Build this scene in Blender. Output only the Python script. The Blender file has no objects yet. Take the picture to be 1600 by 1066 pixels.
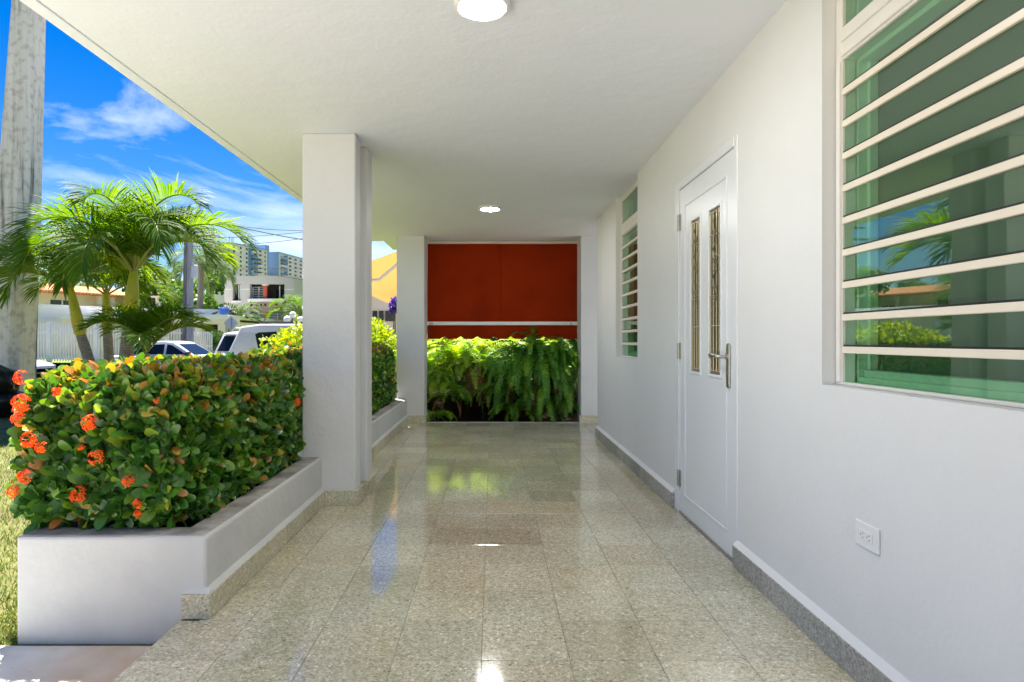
import bpy, bmesh, math, random
import numpy as np
from mathutils import Vector, Matrix
R = math.radians
random.seed(7); rng = np.random.default_rng(7)
sc = bpy.context.scene
COL = sc.collection

# ------------------------------------------------------------------ camera, world, sun, exposure
EYE, FPX = 1.085, 985.0
cam_d = bpy.data.cameras.new('camera'); cam = bpy.data.objects.new('camera', cam_d); COL.objects.link(cam)
cam.location = (0, 0, EYE); cam.rotation_euler = (R(90), 0, 0)
cam_d.sensor_width = 36; cam_d.lens = 36*FPX/1600
cam_d.shift_x = 30/1600; cam_d.shift_y = -2/1600
cam_d.clip_start = 0.05; cam_d.clip_end = 3000
sc.camera = cam

SUN_EL, SUN_AZ = 68, -30          # azimuth from +Y towards +X
world = bpy.data.worlds.new('World'); sc.world = world; world.use_nodes = True
nt = world.node_tree; N = nt.nodes; L = nt.links
bg = N['Background']; bg.inputs[1].default_value = 0.05
sky = N.new('ShaderNodeTexSky'); sky.sky_type = 'NISHITA'; sky.sun_disc = False
sky.sun_elevation = R(SUN_EL); sky.sun_rotation = R(SUN_AZ)
sky.air_density = 1.0; sky.dust_density = 0.0; sky.ozone_density = 4.0
tc = N.new('ShaderNodeTexCoord')
mp = N.new('ShaderNodeMapping'); mp.inputs['Scale'].default_value = (1.2, 1.2, 3.2); mp.inputs['Location'].default_value = (0.35, 0.2, 0.1)
nz = N.new('ShaderNodeTexNoise'); nz.inputs['Scale'].default_value = 2.6; nz.inputs['Detail'].default_value = 7; nz.inputs['Roughness'].default_value = 0.62
nz.inputs['Distortion'].default_value = 0.7
rp = N.new('ShaderNodeValToRGB'); rp.color_ramp.elements[0].position = 0.54; rp.color_ramp.elements[1].position = 0.80
mxs = N.new('ShaderNodeMix'); mxs.data_type = 'RGBA'; mxs.inputs[7].default_value = (6.6, 6.8, 7.0, 1)
ml = N.new('ShaderNodeMath'); ml.operation = 'MULTIPLY'; ml.inputs[1].default_value = 0.46
L.new(tc.outputs['Generated'], mp.inputs[0]); L.new(mp.outputs[0], nz.inputs[0]); sxy = N.new('ShaderNodeSeparateXYZ'); L.new(tc.outputs['Generated'], sxy.inputs[0])
lo = N.new('ShaderNodeMapRange'); lo.inputs[1].default_value = 0.0; lo.inputs[2].default_value = 0.42; lo.inputs[3].default_value = .14; lo.inputs[4].default_value = -.03; L.new(sxy.outputs[2], lo.inputs[0])
adl = N.new('ShaderNodeMath'); adl.operation = 'ADD'; L.new(nz.outputs[0], adl.inputs[0]); L.new(lo.outputs[0], adl.inputs[1]); L.new(adl.outputs[0], rp.inputs[0])
L.new(rp.outputs[0], ml.inputs[0]); L.new(ml.outputs[0], mxs.inputs[0]); hsv = N.new('ShaderNodeHueSaturation'); hsv.inputs['Saturation'].default_value = 1.45; hsv.inputs['Hue'].default_value = .514; hsv.inputs['Value'].default_value = .60; L.new(sky.outputs[0], hsv.inputs['Color']); L.new(hsv.outputs[0], mxs.inputs[6]); L.new(mxs.outputs[2], bg.inputs[0])

sun_d = bpy.data.lights.new('sun', 'SUN'); sun_d.energy = 3.3; sun_d.angle = R(0.5); sun_d.color = (1.0, 0.96, 0.90)
sun = bpy.data.objects.new('sun', sun_d); COL.objects.link(sun)
sd = Vector((math.sin(R(SUN_AZ))*math.cos(R(SUN_EL)), math.cos(R(SUN_AZ))*math.cos(R(SUN_EL)), math.sin(R(SUN_EL))))
sun.rotation_euler = sd.to_track_quat('Z', 'Y').to_euler(); sun.location = (0, 0, 30)
sc.view_settings.view_transform = 'Standard'; sc.view_settings.look = 'None'
sc.view_settings.exposure = 2.45; sc.view_settings.gamma = 1
sc.render.engine = 'CYCLES'
sc.cycles.max_bounces = 10; sc.cycles.diffuse_bounces = 5; sc.cycles.transparent_max_bounces = 16
sc.cycles.sample_clamp_indirect = 6

# ------------------------------------------------------------------ helpers
def S(h):
    h = h.lstrip('#'); o = []
    for i in (0, 2, 4):
        c = int(h[i:i+2], 16)/255
        o.append(c/12.92 if c <= .04045 else ((c+.055)/1.055)**2.4)
    return (*o, 1)

def P(u, v, Y):                    # a pixel of the photograph at depth Y -> world point
    return Vector(((u-770)*Y/FPX, Y, EYE-(v-531)*Y/FPX))

def tag(o, label=None, cat=None, group=None, kind=None):
    if label: o['label'] = label
    if cat: o['category'] = cat
    if group: o['group'] = group
    if kind: o['kind'] = kind
    return o

def empty(name, loc=(0, 0, 0), rz=0, label=None, cat=None, group=None):
    o = bpy.data.objects.new(name, None); COL.objects.link(o); o.location = loc; o.rotation_euler = (0, 0, rz)
    o.empty_display_size = .1
    return tag(o, label, cat, group)

def link(name, me, parent=None, loc=(0, 0, 0), rot=None, mat=None):
    o = bpy.data.objects.new(name, me); COL.objects.link(o)
    if parent: o.parent = parent
    o.location = loc
    if rot is not None: o.rotation_euler = rot
    if mat and not me.materials: me.materials.append(mat)
    return o

class MB:
    def __init__(s): s.v = []; s.f = []
    def add(s, vs, fs):
        b = len(s.v); s.v += [tuple(x) for x in vs]; s.f += [tuple(b+i for i in f) for f in fs]; return s
    def box(s, x0, x1, y0, y1, z0, z1):
        return s.add([(x0,y0,z0),(x1,y0,z0),(x1,y1,z0),(x0,y1,z0),(x0,y0,z1),(x1,y0,z1),(x1,y1,z1),(x0,y1,z1)],
              [(0,3,2,1),(4,5,6,7),(0,1,5,4),(1,2,6,5),(2,3,7,6),(3,0,4,7)])
    def prism(s, pts, axis, a, b):
        # extrude a closed 2-D outline along axis ('x': pts are (y,z); 'y': (x,z); 'z': (x,y))
        n = len(pts)
        def mk(p, q):
            return (q,p[0],p[1]) if axis == 'x' else (p[0],q,p[1]) if axis == 'y' else (p[0],p[1],q)
        vs = [mk(p,a) for p in pts]+[mk(p,b) for p in pts]
        fs = [tuple(range(n)), tuple(range(2*n-1,n-1,-1))]+[(i,n+i,n+(i+1)%n,(i+1)%n) for i in range(n)]
        return s.add(vs, fs)
    def tube(s, pts, rad, n=8, cap=True):
        pts = [Vector(p) for p in pts]
        if not hasattr(rad, '__len__'): rad = [rad]*len(pts)
        rings = []; prev = None
        for i, p in enumerate(pts):
            d = (pts[min(i+1,len(pts)-1)]-pts[max(i-1,0)]).normalized()
            if prev is None:
                a = d.cross(Vector((0,0,1)))
                if a.length < .05: a = d.cross(Vector((1,0,0)))
            else:
                a = prev-d*prev.dot(d)
            a.normalize(); prev = a; b = d.cross(a)
            rings.append([p+(a*math.cos(2*math.pi*k/n)+b*math.sin(2*math.pi*k/n))*rad[i] for k in range(n)])
        vs = [q for r_ in rings for q in r_]
        fs = [(i*n+k, i*n+(k+1)%n, (i+1)*n+(k+1)%n, (i+1)*n+k) for i in range(len(pts)-1) for k in range(n)]
        if cap: fs += [tuple(range(n-1,-1,-1)), tuple((len(pts)-1)*n+k for k in range(n))]
        return s.add(vs, fs)
    def lathe(s, prof, c=(0,0,0), n=24, axis='z'):
        vs = []; fs = []
        for r_, h in prof:
            for k in range(n):
                a = 2*math.pi*k/n; x, y = r_*math.cos(a), r_*math.sin(a)
                p = (x,y,h) if axis == 'z' else (x,h,y) if axis == 'y' else (h,x,y)
                vs.append((c[0]+p[0], c[1]+p[1], c[2]+p[2]))
        for i in range(len(prof)-1):
            for k in range(n): fs.append((i*n+k, i*n+(k+1)%n, (i+1)*n+(k+1)%n, (i+1)*n+k))
        fs += [tuple(range(n-1,-1,-1)), tuple((len(prof)-1)*n+k for k in range(n))]
        return s.add(vs, fs)
    def mesh(s, name, bevel=0, smooth=False, off=(0,0,0), seg=1, angle=30):
        bm = bmesh.new()
        vs = [bm.verts.new((p[0]-off[0], p[1]-off[1], p[2]-off[2])) for p in s.v]
        for f in s.f:
            try: bm.faces.new([vs[i] for i in f])
            except ValueError: pass
        bmesh.ops.recalc_face_normals(bm, faces=bm.faces)
        if bevel:
            es = [e for e in bm.edges if len(e.link_faces) == 2 and e.calc_face_angle(0) > R(angle)]
            bmesh.ops.bevel(bm, geom=es, offset=bevel, segments=seg, affect='EDGES', profile=.5, clamp_overlap=True)
        me = bpy.data.meshes.new(name); bm.to_mesh(me); bm.free()
        if smooth:
            me.polygons.foreach_set('use_smooth', [True]*len(me.polygons))
            me.set_sharp_from_angle(angle=R(38))
        return me
    def build(s, name, mat, parent=None, bevel=0, smooth=False, world=True, loc=(0,0,0), seg=1, angle=30):
        off = (0,0,0)
        if parent and world:
            r_ = parent
            while r_.parent: r_ = r_.parent
            off = r_.location
        me = s.mesh(name, bevel, smooth, off, seg, angle); me.materials.append(mat)
        return link(name, me, parent, loc)

def tri_mesh(name, V, F, tint=None, smooth=True, mat=None):
    V = np.asarray(V, np.float32); F = np.asarray(F, np.int32)
    me = bpy.data.meshes.new(name)
    me.vertices.add(len(V)); me.vertices.foreach_set('co', V.ravel())
    me.loops.add(F.size); me.loops.foreach_set('vertex_index', F.ravel())
    me.polygons.add(len(F)); me.polygons.foreach_set('loop_start', np.arange(0, F.size, F.shape[1], dtype=np.int32))
    me.polygons.foreach_set('loop_total', np.full(len(F), F.shape[1], np.int32))
    me.polygons.foreach_set('use_smooth', np.full(len(F), smooth))
    if tint is not None:
        a = me.attributes.new('tint', 'FLOAT', 'POINT'); a.data.foreach_set('value', np.asarray(tint, np.float32))
    me.update(calc_edges=True); me.validate()
    if mat: me.materials.append(mat)
    return me

# leaf along +Y, normal +Z, length 1
LEAF_V = np.array([(0,0,0),(0,.28,.012),(0,.56,.01),(0,.82,-.03),(0,1,-.09),
    (-.145,.22,.045),(-.245,.5,.055),(-.235,.76,.025),(-.12,.94,-.05),(.145,.22,.045),(.245,.5,.055),(.235,.76,.025),(.12,.94,-.05)], np.float32)
LEAF_F = np.array([(0,1,5),(1,6,5),(1,2,6),(2,7,6),(2,3,7),(3,8,7),(3,4,8),(0,9,1),(1,9,10),(1,10,2),(2,10,11),(2,11,3),(3,11,12),(3,12,4)], np.int32)

def frames(axis, nrm):
    a = axis/np.linalg.norm(axis, axis=1, keepdims=True)
    s_ = np.cross(a, nrm); s_ /= np.linalg.norm(s_, axis=1, keepdims=True)+1e-9
    n_ = np.cross(s_, a)
    return np.stack([s_, a, n_], axis=2)      # columns

def scatter(pos, M, size, tint, lv=LEAF_V, lf=LEAF_F):
    n = len(pos)
    V = np.einsum('nij,kj->nki', M, lv)*size[:,None,None]+pos[:,None,:]
    F = lf[None]+(np.arange(n)*len(lv))[:,None,None]
    return V.reshape(-1,3), F.reshape(-1,3), np.repeat(tint, len(lv))

# ------------------------------------------------------------------ materials
def new_mat(name):
    m = bpy.data.materials.new(name); m.use_nodes = True
    return m, m.node_tree.nodes, m.node_tree.links, m.node_tree.nodes['Principled BSDF']

def mat(name, c, rough=.5, metal=0, spec=.5, emit=None, es=0):
    m, n, l, b = new_mat(name)
    if isinstance(c, str): c = S(c)
    b.inputs['Base Color'].default_value = c; b.inputs['Roughness'].default_value = rough
    b.inputs['Metallic'].default_value = metal; b.inputs['Specular IOR Level'].default_value = spec
    if emit: b.inputs['Emission Color'].default_value = emit; b.inputs['Emission Strength'].default_value = es
    return m

def ramp(n, stops):
    r_ = n.new('ShaderNodeValToRGB'); e = r_.color_ramp.elements
    while len(e) < len(stops): e.new(.5)
    for i, (p, c) in enumerate(stops):
        e[i].position = p; e[i].color = S(c) if isinstance(c, str) else c
    return r_

def noisy(name, stops, scale=4, rough=.6, bump=0, bscale=80, detail=6, stretch=(1,1,1), dist=0.0, spec=.4, metal=0, coord='pos', bdist=.01, wave=0):
    m, n, l, b = new_mat(name)
    if coord == 'pos': g = n.new('ShaderNodeNewGeometry'); src = g.outputs['Position']
    else: g = n.new('ShaderNodeTexCoord'); src = g.outputs['Object']
    mp_ = n.new('ShaderNodeMapping'); mp_.inputs['Scale'].default_value = stretch; l.new(src, mp_.inputs[0])
    t = n.new('ShaderNodeTexNoise'); t.inputs['Scale'].default_value = scale; t.inputs['Detail'].default_value = detail; t.inputs['Roughness'].default_value = .6
    t.inputs['Distortion'].default_value = dist
    l.new(mp_.outputs[0], t.inputs[0]); r_ = ramp(n, stops); l.new(t.outputs[0], r_.inputs[0]); l.new(r_.outputs[0], b.inputs['Base Color'])
    b.inputs['Roughness'].default_value = rough; b.inputs['Specular IOR Level'].default_value = spec; b.inputs['Metallic'].default_value = metal
    if bump:
        t2 = n.new('ShaderNodeTexNoise'); t2.inputs['Scale'].default_value = bscale; t2.inputs['Detail'].default_value = 4
        l.new(src, t2.inputs[0])
        bp = n.new('ShaderNodeBump'); bp.inputs['Strength'].default_value = bump; bp.inputs['Distance'].default_value = bdist
        if wave:
            t3 = n.new('ShaderNodeTexNoise'); t3.inputs['Scale'].default_value = 7; t3.inputs['Detail'].default_value = 3; l.new(src, t3.inputs[0])
            ma = n.new('ShaderNodeMath'); ma.operation = 'MULTIPLY_ADD'; ma.inputs[1].default_value = wave; l.new(t3.outputs[0], ma.inputs[0]); l.new(t2.outputs[0], ma.inputs[2]); l.new(ma.outputs[0], bp.inputs['Height'])
        else: l.new(t2.outputs[0], bp.inputs['Height'])
        l.new(bp.outputs[0], b.inputs['Normal'])
    return m

def terrazzo(name, warm=True, rough=.12):
    m, n, l, b = new_mat(name)
    g = n.new('ShaderNodeNewGeometry'); oi = n.new('ShaderNodeObjectInfo')
    v1 = n.new('ShaderNodeTexVoronoi'); v1.inputs['Scale'].default_value = 105; l.new(g.outputs['Position'], v1.inputs[0])
    v2 = n.new('ShaderNodeTexVoronoi'); v2.inputs['Scale'].default_value = 240; l.new(g.outputs['Position'], v2.inputs[0])
    if warm:
        base = ramp(n, [(0,(.42,.40,.28,1)),(.25,(.57,.54,.42,1)),(.45,(.45,.48,.35,1)),(.65,(.61,.51,.33,1)),(.8,(.54,.50,.35,1)),(1,(.50,.51,.40,1))])
        c1 = [(0,(.11,.12,.09,1)),(.12,(.30,.29,.20,1)),(.4,(.53,.50,.35,1)),(.68,(.65,.61,.45,1)),(.86,(.84,.81,.68,1)),(1,(.95,.94,.88,1))]
        c2 = [(0,(.13,.14,.10,1)),(.4,(.47,.44,.31,1)),(.7,(.62,.57,.41,1)),(1,(.92,.89,.77,1))]
    else:
        base = ramp(n, [(0,'#9b9890'),(.5,'#a9a69e'),(1,'#b3b0a8')])
        c1 = [(0,'#62625e'),(.2,'#8a8883'),(.5,'#aaa8a1'),(.8,'#c4c2bb'),(1,'#e8e7e1')]
        c2 = [(0,'#6c6b67'),(.5,'#a19f98'),(1,'#dad9d3')]
    l.new(oi.outputs['Random'], base.inputs[0])
    def chips(v, stops):
        s_ = n.new('ShaderNodeSeparateColor'); l.new(v.outputs['Color'], s_.inputs[0])
        r_ = ramp(n, stops); r_.color_ramp.interpolation = 'CONSTANT' if False else 'LINEAR'
        l.new(s_.outputs[0], r_.inputs[0]); return r_
    a = chips(v1, c1); c = chips(v2, c2)
    mix1 = n.new('ShaderNodeMix'); mix1.data_type = 'RGBA'; mix1.inputs[0].default_value = .5; l.new(a.outputs[0], mix1.inputs[6]); l.new(c.outputs[0], mix1.inputs[7])
    mix2 = n.new('ShaderNodeMix'); mix2.data_type = 'RGBA'; mix2.inputs[0].default_value = .32; l.new(mix1.outputs[2], mix2.inputs[6]); l.new(base.outputs[0], mix2.inputs[7])
    # sparse pale and dark marble chips
    v3 = n.new('ShaderNodeTexVoronoi'); v3.inputs['Scale'].default_value = 48; l.new(g.outputs['Position'], v3.inputs[0])
    s3 = n.new('ShaderNodeSeparateColor'); l.new(v3.outputs['Color'], s3.inputs[0])
    rsz = ramp(n, [(.10,(1,1,1,1)),(.16,(0,0,0,1))]); rsz.color_ramp.elements[0].position = .20; rsz.color_ramp.elements[1].position = .30; l.new(v3.outputs['Distance'], rsz.inputs[0])
    rsel = ramp(n, [(.62,(0,0,0,1)),(.66,(1,1,1,1))]); l.new(s3.outputs[0], rsel.inputs[0])
    mk = n.new('ShaderNodeMath'); mk.operation = 'MULTIPLY'; l.new(rsz.outputs[0], mk.inputs[0]); l.new(rsel.outputs[0], mk.inputs[1])
    mk2 = n.new('ShaderNodeMath'); mk2.operation = 'MULTIPLY'; mk2.inputs[1].default_value = .75; l.new(mk.outputs[0], mk2.inputs[0])
    rch = ramp(n, [(.25,'#6c6e62'),(.35,'#f4f0e4'),(1,'#fffdf5')]); l.new(s3.outputs[1], rch.inputs[0])
    mix4 = n.new('ShaderNodeMix'); mix4.data_type = 'RGBA'; l.new(mk2.outputs[0], mix4.inputs[0]); l.new(mix2.outputs[2], mix4.inputs[6]); l.new(rch.outputs[0], mix4.inputs[7]); mix2 = mix4
    # broad wear patches
    t = n.new('ShaderNodeTexNoise'); t.inputs['Scale'].default_value = 1.6; t.inputs['Detail'].default_value = 5; l.new(g.outputs['Position'], t.inputs[0])
    r3 = ramp(n, [(.3,(.82,.79,.72,1)),(.65,(1,1,1,1))] if warm else [(.3,(.8,.8,.8,1)),(.65,(1,1,1,1))]); l.new(t.outputs[0], r3.inputs[0])
    mix3 = n.new('ShaderNodeMix'); mix3.data_type = 'RGBA'; mix3.blend_type = 'MULTIPLY'; mix3.inputs[0].default_value = 1
    l.new(mix2.outputs[2], mix3.inputs[6]); l.new(r3.outputs[0], mix3.inputs[7]); hv = n.new('ShaderNodeHueSaturation'); mrv = n.new('ShaderNodeMapRange'); mrv.inputs[3].default_value = .89; mrv.inputs[4].default_value = 1.10
    wn = n.new('ShaderNodeTexWhiteNoise'); wn.noise_dimensions = '1D'; l.new(oi.outputs['Random'], wn.inputs['W']); l.new(wn.outputs['Value'], mrv.inputs[0]); l.new(mrv.outputs[0], hv.inputs['Value'])
    l.new(mix3.outputs[2], hv.inputs['Color']); l.new(hv.outputs[0], b.inputs['Base Color'])
    rr = n.new('ShaderNodeMapRange'); rr.inputs[3].default_value = rough*.6; rr.inputs[4].default_value = rough*1.9
    t4 = n.new('ShaderNodeTexNoise'); t4.inputs['Scale'].default_value = 5; t4.inputs['Detail'].default_value = 6; l.new(g.outputs['Position'], t4.inputs[0])
    l.new(t4.outputs[0], rr.inputs[0]); l.new(rr.outputs[0], b.inputs['Roughness'])
    b.inputs['Specular IOR Level'].default_value = .85 if warm else .35
    return m

def leaf_mat(name, stops, rough=.4, trans=.35, spec=.5):
    m, n, l, b = new_mat(name)
    at = n.new('ShaderNodeAttribute'); at.attribute_name = 'tint'
    r_ = ramp(n, stops); l.new(at.outputs['Fac'], r_.inputs[0]); l.new(r_.outputs[0], b.inputs['Base Color'])
    b.inputs['Roughness'].default_value = rough; b.inputs['Specular IOR Level'].default_value = spec
    tr = n.new('ShaderNodeBsdfTranslucent'); hs = n.new('ShaderNodeHueSaturation'); hs.inputs['Hue'].default_value = .485; hs.inputs['Saturation'].default_value = 1.1; hs.inputs['Value'].default_value = 1.7
    l.new(r_.outputs[0], hs.inputs['Color']); l.new(hs.outputs[0], tr.inputs[0])
    mx = n.new('ShaderNodeMixShader'); mx.inputs[0].default_value = trans
    l.new(b.outputs[0], mx.inputs[1]); l.new(tr.outputs[0], mx.inputs[2]); l.new(mx.outputs[0], n['Material Output'].inputs[0])
    return m

def glass_mat(name, tintc, refl=.35, ior=1.6, bump=0, bscale=30, gcol=(.80,.96,.83,1)):
    m, n, l, b = new_mat(name); n.remove(b)
    t = n.new('ShaderNodeBsdfTransparent'); t.inputs[0].default_value = tintc
    g = n.new('ShaderNodeBsdfGlossy'); g.inputs['Roughness'].default_value = .015; g.inputs[0].default_value = gcol
    fr = n.new('ShaderNodeFresnel'); fr.inputs[0].default_value = ior
    ad = n.new('ShaderNodeMath'); ad.operation = 'ADD'; ad.inputs[1].default_value = refl; ad.use_clamp = True; l.new(fr.outputs[0], ad.inputs[0])
    if bump:
        tx = n.new('ShaderNodeTexNoise'); tx.inputs['Scale'].default_value = bscale; ge = n.new('ShaderNodeNewGeometry'); l.new(ge.outputs['Position'], tx.inputs[0])
        bp = n.new('ShaderNodeBump'); bp.inputs['Strength'].default_value = bump; bp.inputs['Distance'].default_value = .02; l.new(tx.outputs[0], bp.inputs['Height']); l.new(bp.outputs[0], g.inputs['Normal'])
    # the back of each pane face only lets light out again
    gb = n.new('ShaderNodeNewGeometry'); iv = n.new('ShaderNodeMath'); iv.operation = 'SUBTRACT'; iv.inputs[0].default_value = 1; l.new(gb.outputs['Backfacing'], iv.inputs[1])
    mf = n.new('ShaderNodeMath'); mf.operation = 'MULTIPLY'; l.new(ad.outputs[0], mf.inputs[0]); l.new(iv.outputs[0], mf.inputs[1])
    mx = n.new('ShaderNodeMixShader'); l.new(mf.outputs[0], mx.inputs[0]); l.new(t.outputs[0], mx.inputs[1]); l.new(g.outputs[0], mx.inputs[2])
    l.new(mx.outputs[0], n['Material Output'].inputs[0])
    return m

M = {}
M['paint'] = noisy('white_wall_paint', [(.25,(.725,.725,.725,1)),(.75,(.765,.765,.765,1))], 2.2, .5, .22, 70, bdist=.006, wave=3)
M['ceil'] = noisy('white_ceiling_paint', [(.3,(.79,.82,.88,1)),(.7,(.82,.85,.90,1))], 1.2, .6, .25, 45, bdist=.006, wave=3)
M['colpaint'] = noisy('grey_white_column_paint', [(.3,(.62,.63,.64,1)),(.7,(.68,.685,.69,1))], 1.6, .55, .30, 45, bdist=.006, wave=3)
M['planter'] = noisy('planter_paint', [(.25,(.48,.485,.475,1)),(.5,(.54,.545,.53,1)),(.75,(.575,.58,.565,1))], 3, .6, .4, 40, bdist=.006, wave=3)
M['rim'] = noisy('weathered_rim', [(.3,'#6f6c68'),(.5,'#a09d98'),(.72,'#c4c2be')], 6, .8, .3, 60, stretch=(1,1,1))
M['terr'] = terrazzo('floor_terrazzo', True, .065)
M['terr_g'] = terrazzo('skirting_terrazzo', False, .35)
M['terr_w'] = terrazzo('warm_skirting_terrazzo', True, .35)
M['grout'] = noisy('grout', [(.3,(.22,.19,.13,1)),(.7,(.32,.28,.20,1))], 20, .8)
M['door'] = mat('door_enamel', (.77,.79,.82,1), .32)
M['frame'] = mat('window_aluminium', (.74,.71,.66,1), .38)
M['louv'] = mat('cream_louver_rail', (.80,.72,.60,1), .35)
M['steel'] = noisy('brushed_nickel', [(.3,(.42,.40,.36,1)),(.7,(.55,.53,.49,1))], 60, .32, metal=1, coord='obj')
M['brass'] = mat('brass_came', (.50,.42,.27,1), .3, 1)
M['glass'] = glass_mat('green_glass', (.73,.91,.77,1), .13, 1.6)
M['dglass'] = glass_mat('amber_glass', (.50,.42,.22,1), .20, 1.7, .8, 55, (1,.95,.84,1))
M['blind'] = mat('interior_blind', (.10,.11,.095,1), .8)
M['dark'] = mat('dark_interior', (.03,.03,.03,1), .9)
M['black'] = mat('black_plastic', (.015,.015,.015,1), .4)
M['plate'] = mat('white_plastic', (.80,.80,.79,1), .3)
M['lamp_rim'] = mat('white_lamp_rim', (.8,.8,.79,1), .35)
M['lamp'] = mat('lamp_diffuser', (.9,.9,.88,1), .5, emit=(1,.975,.945,1), es=40)
M['concrete'] = None
M['soil'] = noisy('dark_soil', [(.3,'#120d09'),(.6,'#20170f'),(.8,'#362a1c')], 14, .95, .8, 50, spec=.05)
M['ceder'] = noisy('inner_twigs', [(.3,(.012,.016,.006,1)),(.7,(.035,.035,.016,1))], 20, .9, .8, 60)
M['bark'] = noisy('palm_bark', [(.3,'#6d6156'),(.6,'#978b7e'),(.8,'#b0a597')], 9, .85, .5, 40, stretch=(1,1,9))
M['stem'] = noisy('hedge_stem', [(.3,'#5d4a35'),(.7,'#9a8465')], 20, .8)

# ------------------------------------------------------------------ ground, lawn, street
def ground_z(x, y):
    if x > -9: return -.38
    return -.38-.027*min(13, -9-x)
m, n, l, b = new_mat('concrete_walk')
g = n.new('ShaderNodeNewGeometry'); t = n.new('ShaderNodeTexNoise'); t.inputs['Scale'].default_value = 5; t.inputs['Detail'].default_value = 8; l.new(g.outputs['Position'], t.inputs[0])
r1 = ramp(n, [(.3,(.54,.52,.47,1)),(.5,(.64,.62,.57,1)),(.7,(.72,.70,.66,1))]); l.new(t.outputs[0], r1.inputs[0])
t2 = n.new('ShaderNodeTexVoronoi'); t2.inputs['Scale'].default_value = 22; l.new(g.outputs['Position'], t2.inputs[0]); r2 = ramp(n, [(.03,(.25,.22,.18,1)),(.09,(1,1,1,1))]); l.new(t2.outputs['Distance'], r2.inputs[0])
mm = n.new('ShaderNodeMix'); mm.data_type = 'RGBA'; mm.blend_type = 'MULTIPLY'; mm.inputs[0].default_value = .5; l.new(r1.outputs[0], mm.inputs[6]); l.new(r2.outputs[0], mm.inputs[7])
# rust stain that runs along the porch slab
sx = n.new('ShaderNodeSeparateXYZ'); l.new(g.outputs['Position'], sx.inputs[0])
mr = n.new('ShaderNodeMapRange'); mr.inputs[1].default_value = -1.75; mr.inputs[2].default_value = -1.22; l.new(sx.outputs[0], mr.inputs[0])
t3 = n.new('ShaderNodeTexNoise'); t3.inputs['Scale'].default_value = 6; t3.inputs['Detail'].default_value = 5; l.new(g.outputs['Position'], t3.inputs[0])
mu = n.new('ShaderNodeMath'); mu.operation = 'MULTIPLY'; l.new(mr.outputs[0], mu.inputs[0]); l.new(t3.outputs[0], mu.inputs[1])
mu2 = n.new('ShaderNodeMath'); mu2.operation = 'MULTIPLY'; mu2.inputs[1].default_value = 1.5; mu2.use_clamp = True; l.new(mu.outputs[0], mu2.inputs[0])
m2 = n.new('ShaderNodeMix'); m2.data_type = 'RGBA'; m2.inputs[7].default_value = S('#b98746'); l.new(mu2.outputs[0], m2.inputs[0]); l.new(mm.outputs[2], m2.inputs[6]); l.new(m2.outputs[2], b.inputs['Base Color'])
b.inputs['Roughness'].default_value = .85
bp = n.new('ShaderNodeBump'); bp.inputs['Strength'].default_value = .4; bp.inputs['Distance'].default_value = .01; t5 = n.new('ShaderNodeTexNoise'); t5.inputs['Scale'].default_value = 120; l.new(g.outputs['Position'], t5.inputs[0]); l.new(t5.outputs[0], bp.inputs['Height']); l.new(bp.outputs[0], b.inputs['Normal'])
M['concrete'] = m
M['lawn'] = noisy('lawn_soil', [(.3,(.09,.08,.025,1)),(.45,(.13,.125,.035,1)),(.6,(.16,.16,.045,1)),(.75,(.22,.18,.09,1))], 3, .95, .6, 60, detail=8)
M['asphalt'] = noisy('asphalt', [(.3,'#3f3f40'),(.7,'#525253')], 30, .9, .3, 120)
M['walk'] = noisy('sidewalk_concrete', [(.3,'#9a968e'),(.7,'#b5b1a9')], 3, .9)

MB().add([(-900,-300,-1.1),(900,-300,-1.1),(900,1500,-1.1),(-900,1500,-1.1)], [(0,1,2,3)]).build('ground', M['lawn'])['kind'] = 'structure'
# yard lawn that falls gently to the street
def sheet(name, xs, ys, zf, mt):
    vs = [(x,y,zf(x,y)) for y in ys for x in xs]; nx = len(xs)
    fs = [(j*nx+i, j*nx+i+1, (j+1)*nx+i+1, (j+1)*nx+i) for j in range(len(ys)-1) for i in range(nx-1)]
    o = MB().add(vs, fs).build(name, mt); o['kind'] = 'structure'; return o
def yard_z(x, y):
    t_ = min(1, max(0, (-x-3)/5)); u_ = min(1, max(0, (y-9)/4))
    return -.104-.06*max(t_, u_)
sheet('lawn', [-60,-30,-15]+[-11+.5*i for i in range(33)]+[8,30], [2.44+.5*i for i in range(22)], lambda x,y: yard_z(x,y)-(.3 if x < -12 else 0)-(.35 if x < -25 else 0), M['lawn'])
MB().box(-9,-1.215,-9,2.44,-.3,-.10).box(-1.215,9,-9,-.605,-.3,-.10).build('walk_and_bounce_apron', M['concrete'])['kind'] = 'structure'  # walk plus an unseen apron, added to bounce sunlight into the porch
sheet('sidewalk', [-80,-22,-9,60], [13.0,14.4], lambda x,y: ground_z(x,y)+.1, M['walk'])
MB().add([(-80,14.4,ground_z(-80,0)-.1),(-22,14.4,-.73-.1),(-9,14.4,-.48),(60,14.4,-.48),(-80,14.4,ground_z(-80,0)+.1),(-22,14.4,-.73+.1),(-9,14.4,-.28),(60,14.4,-.28)],
         [(0,1,5,4),(1,2,6,5),(2,3,7,6)]).build('kerb', M['walk'])['kind'] = 'structure'
sheet('street', [-300,-80,-22,-9,60,300], [14.3,31], lambda x,y: ground_z(x,y), M['asphalt'])
sheet('far_sidewalk', [-300,-80,-22,-9,60,300], [31,32.5], lambda x,y: ground_z(x,y)+.14, M['walk'])
sheet('far_lawn', [-300,-80,-40,-22,-9,60,300], [32.4,34,50,120,400], lambda x,y: (-.1 if y < 60 else -.6), noisy('far_lawn_grass', [(.3,'#5c6a2a'),(.7,'#7d8a3c')], 2, .95))

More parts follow.
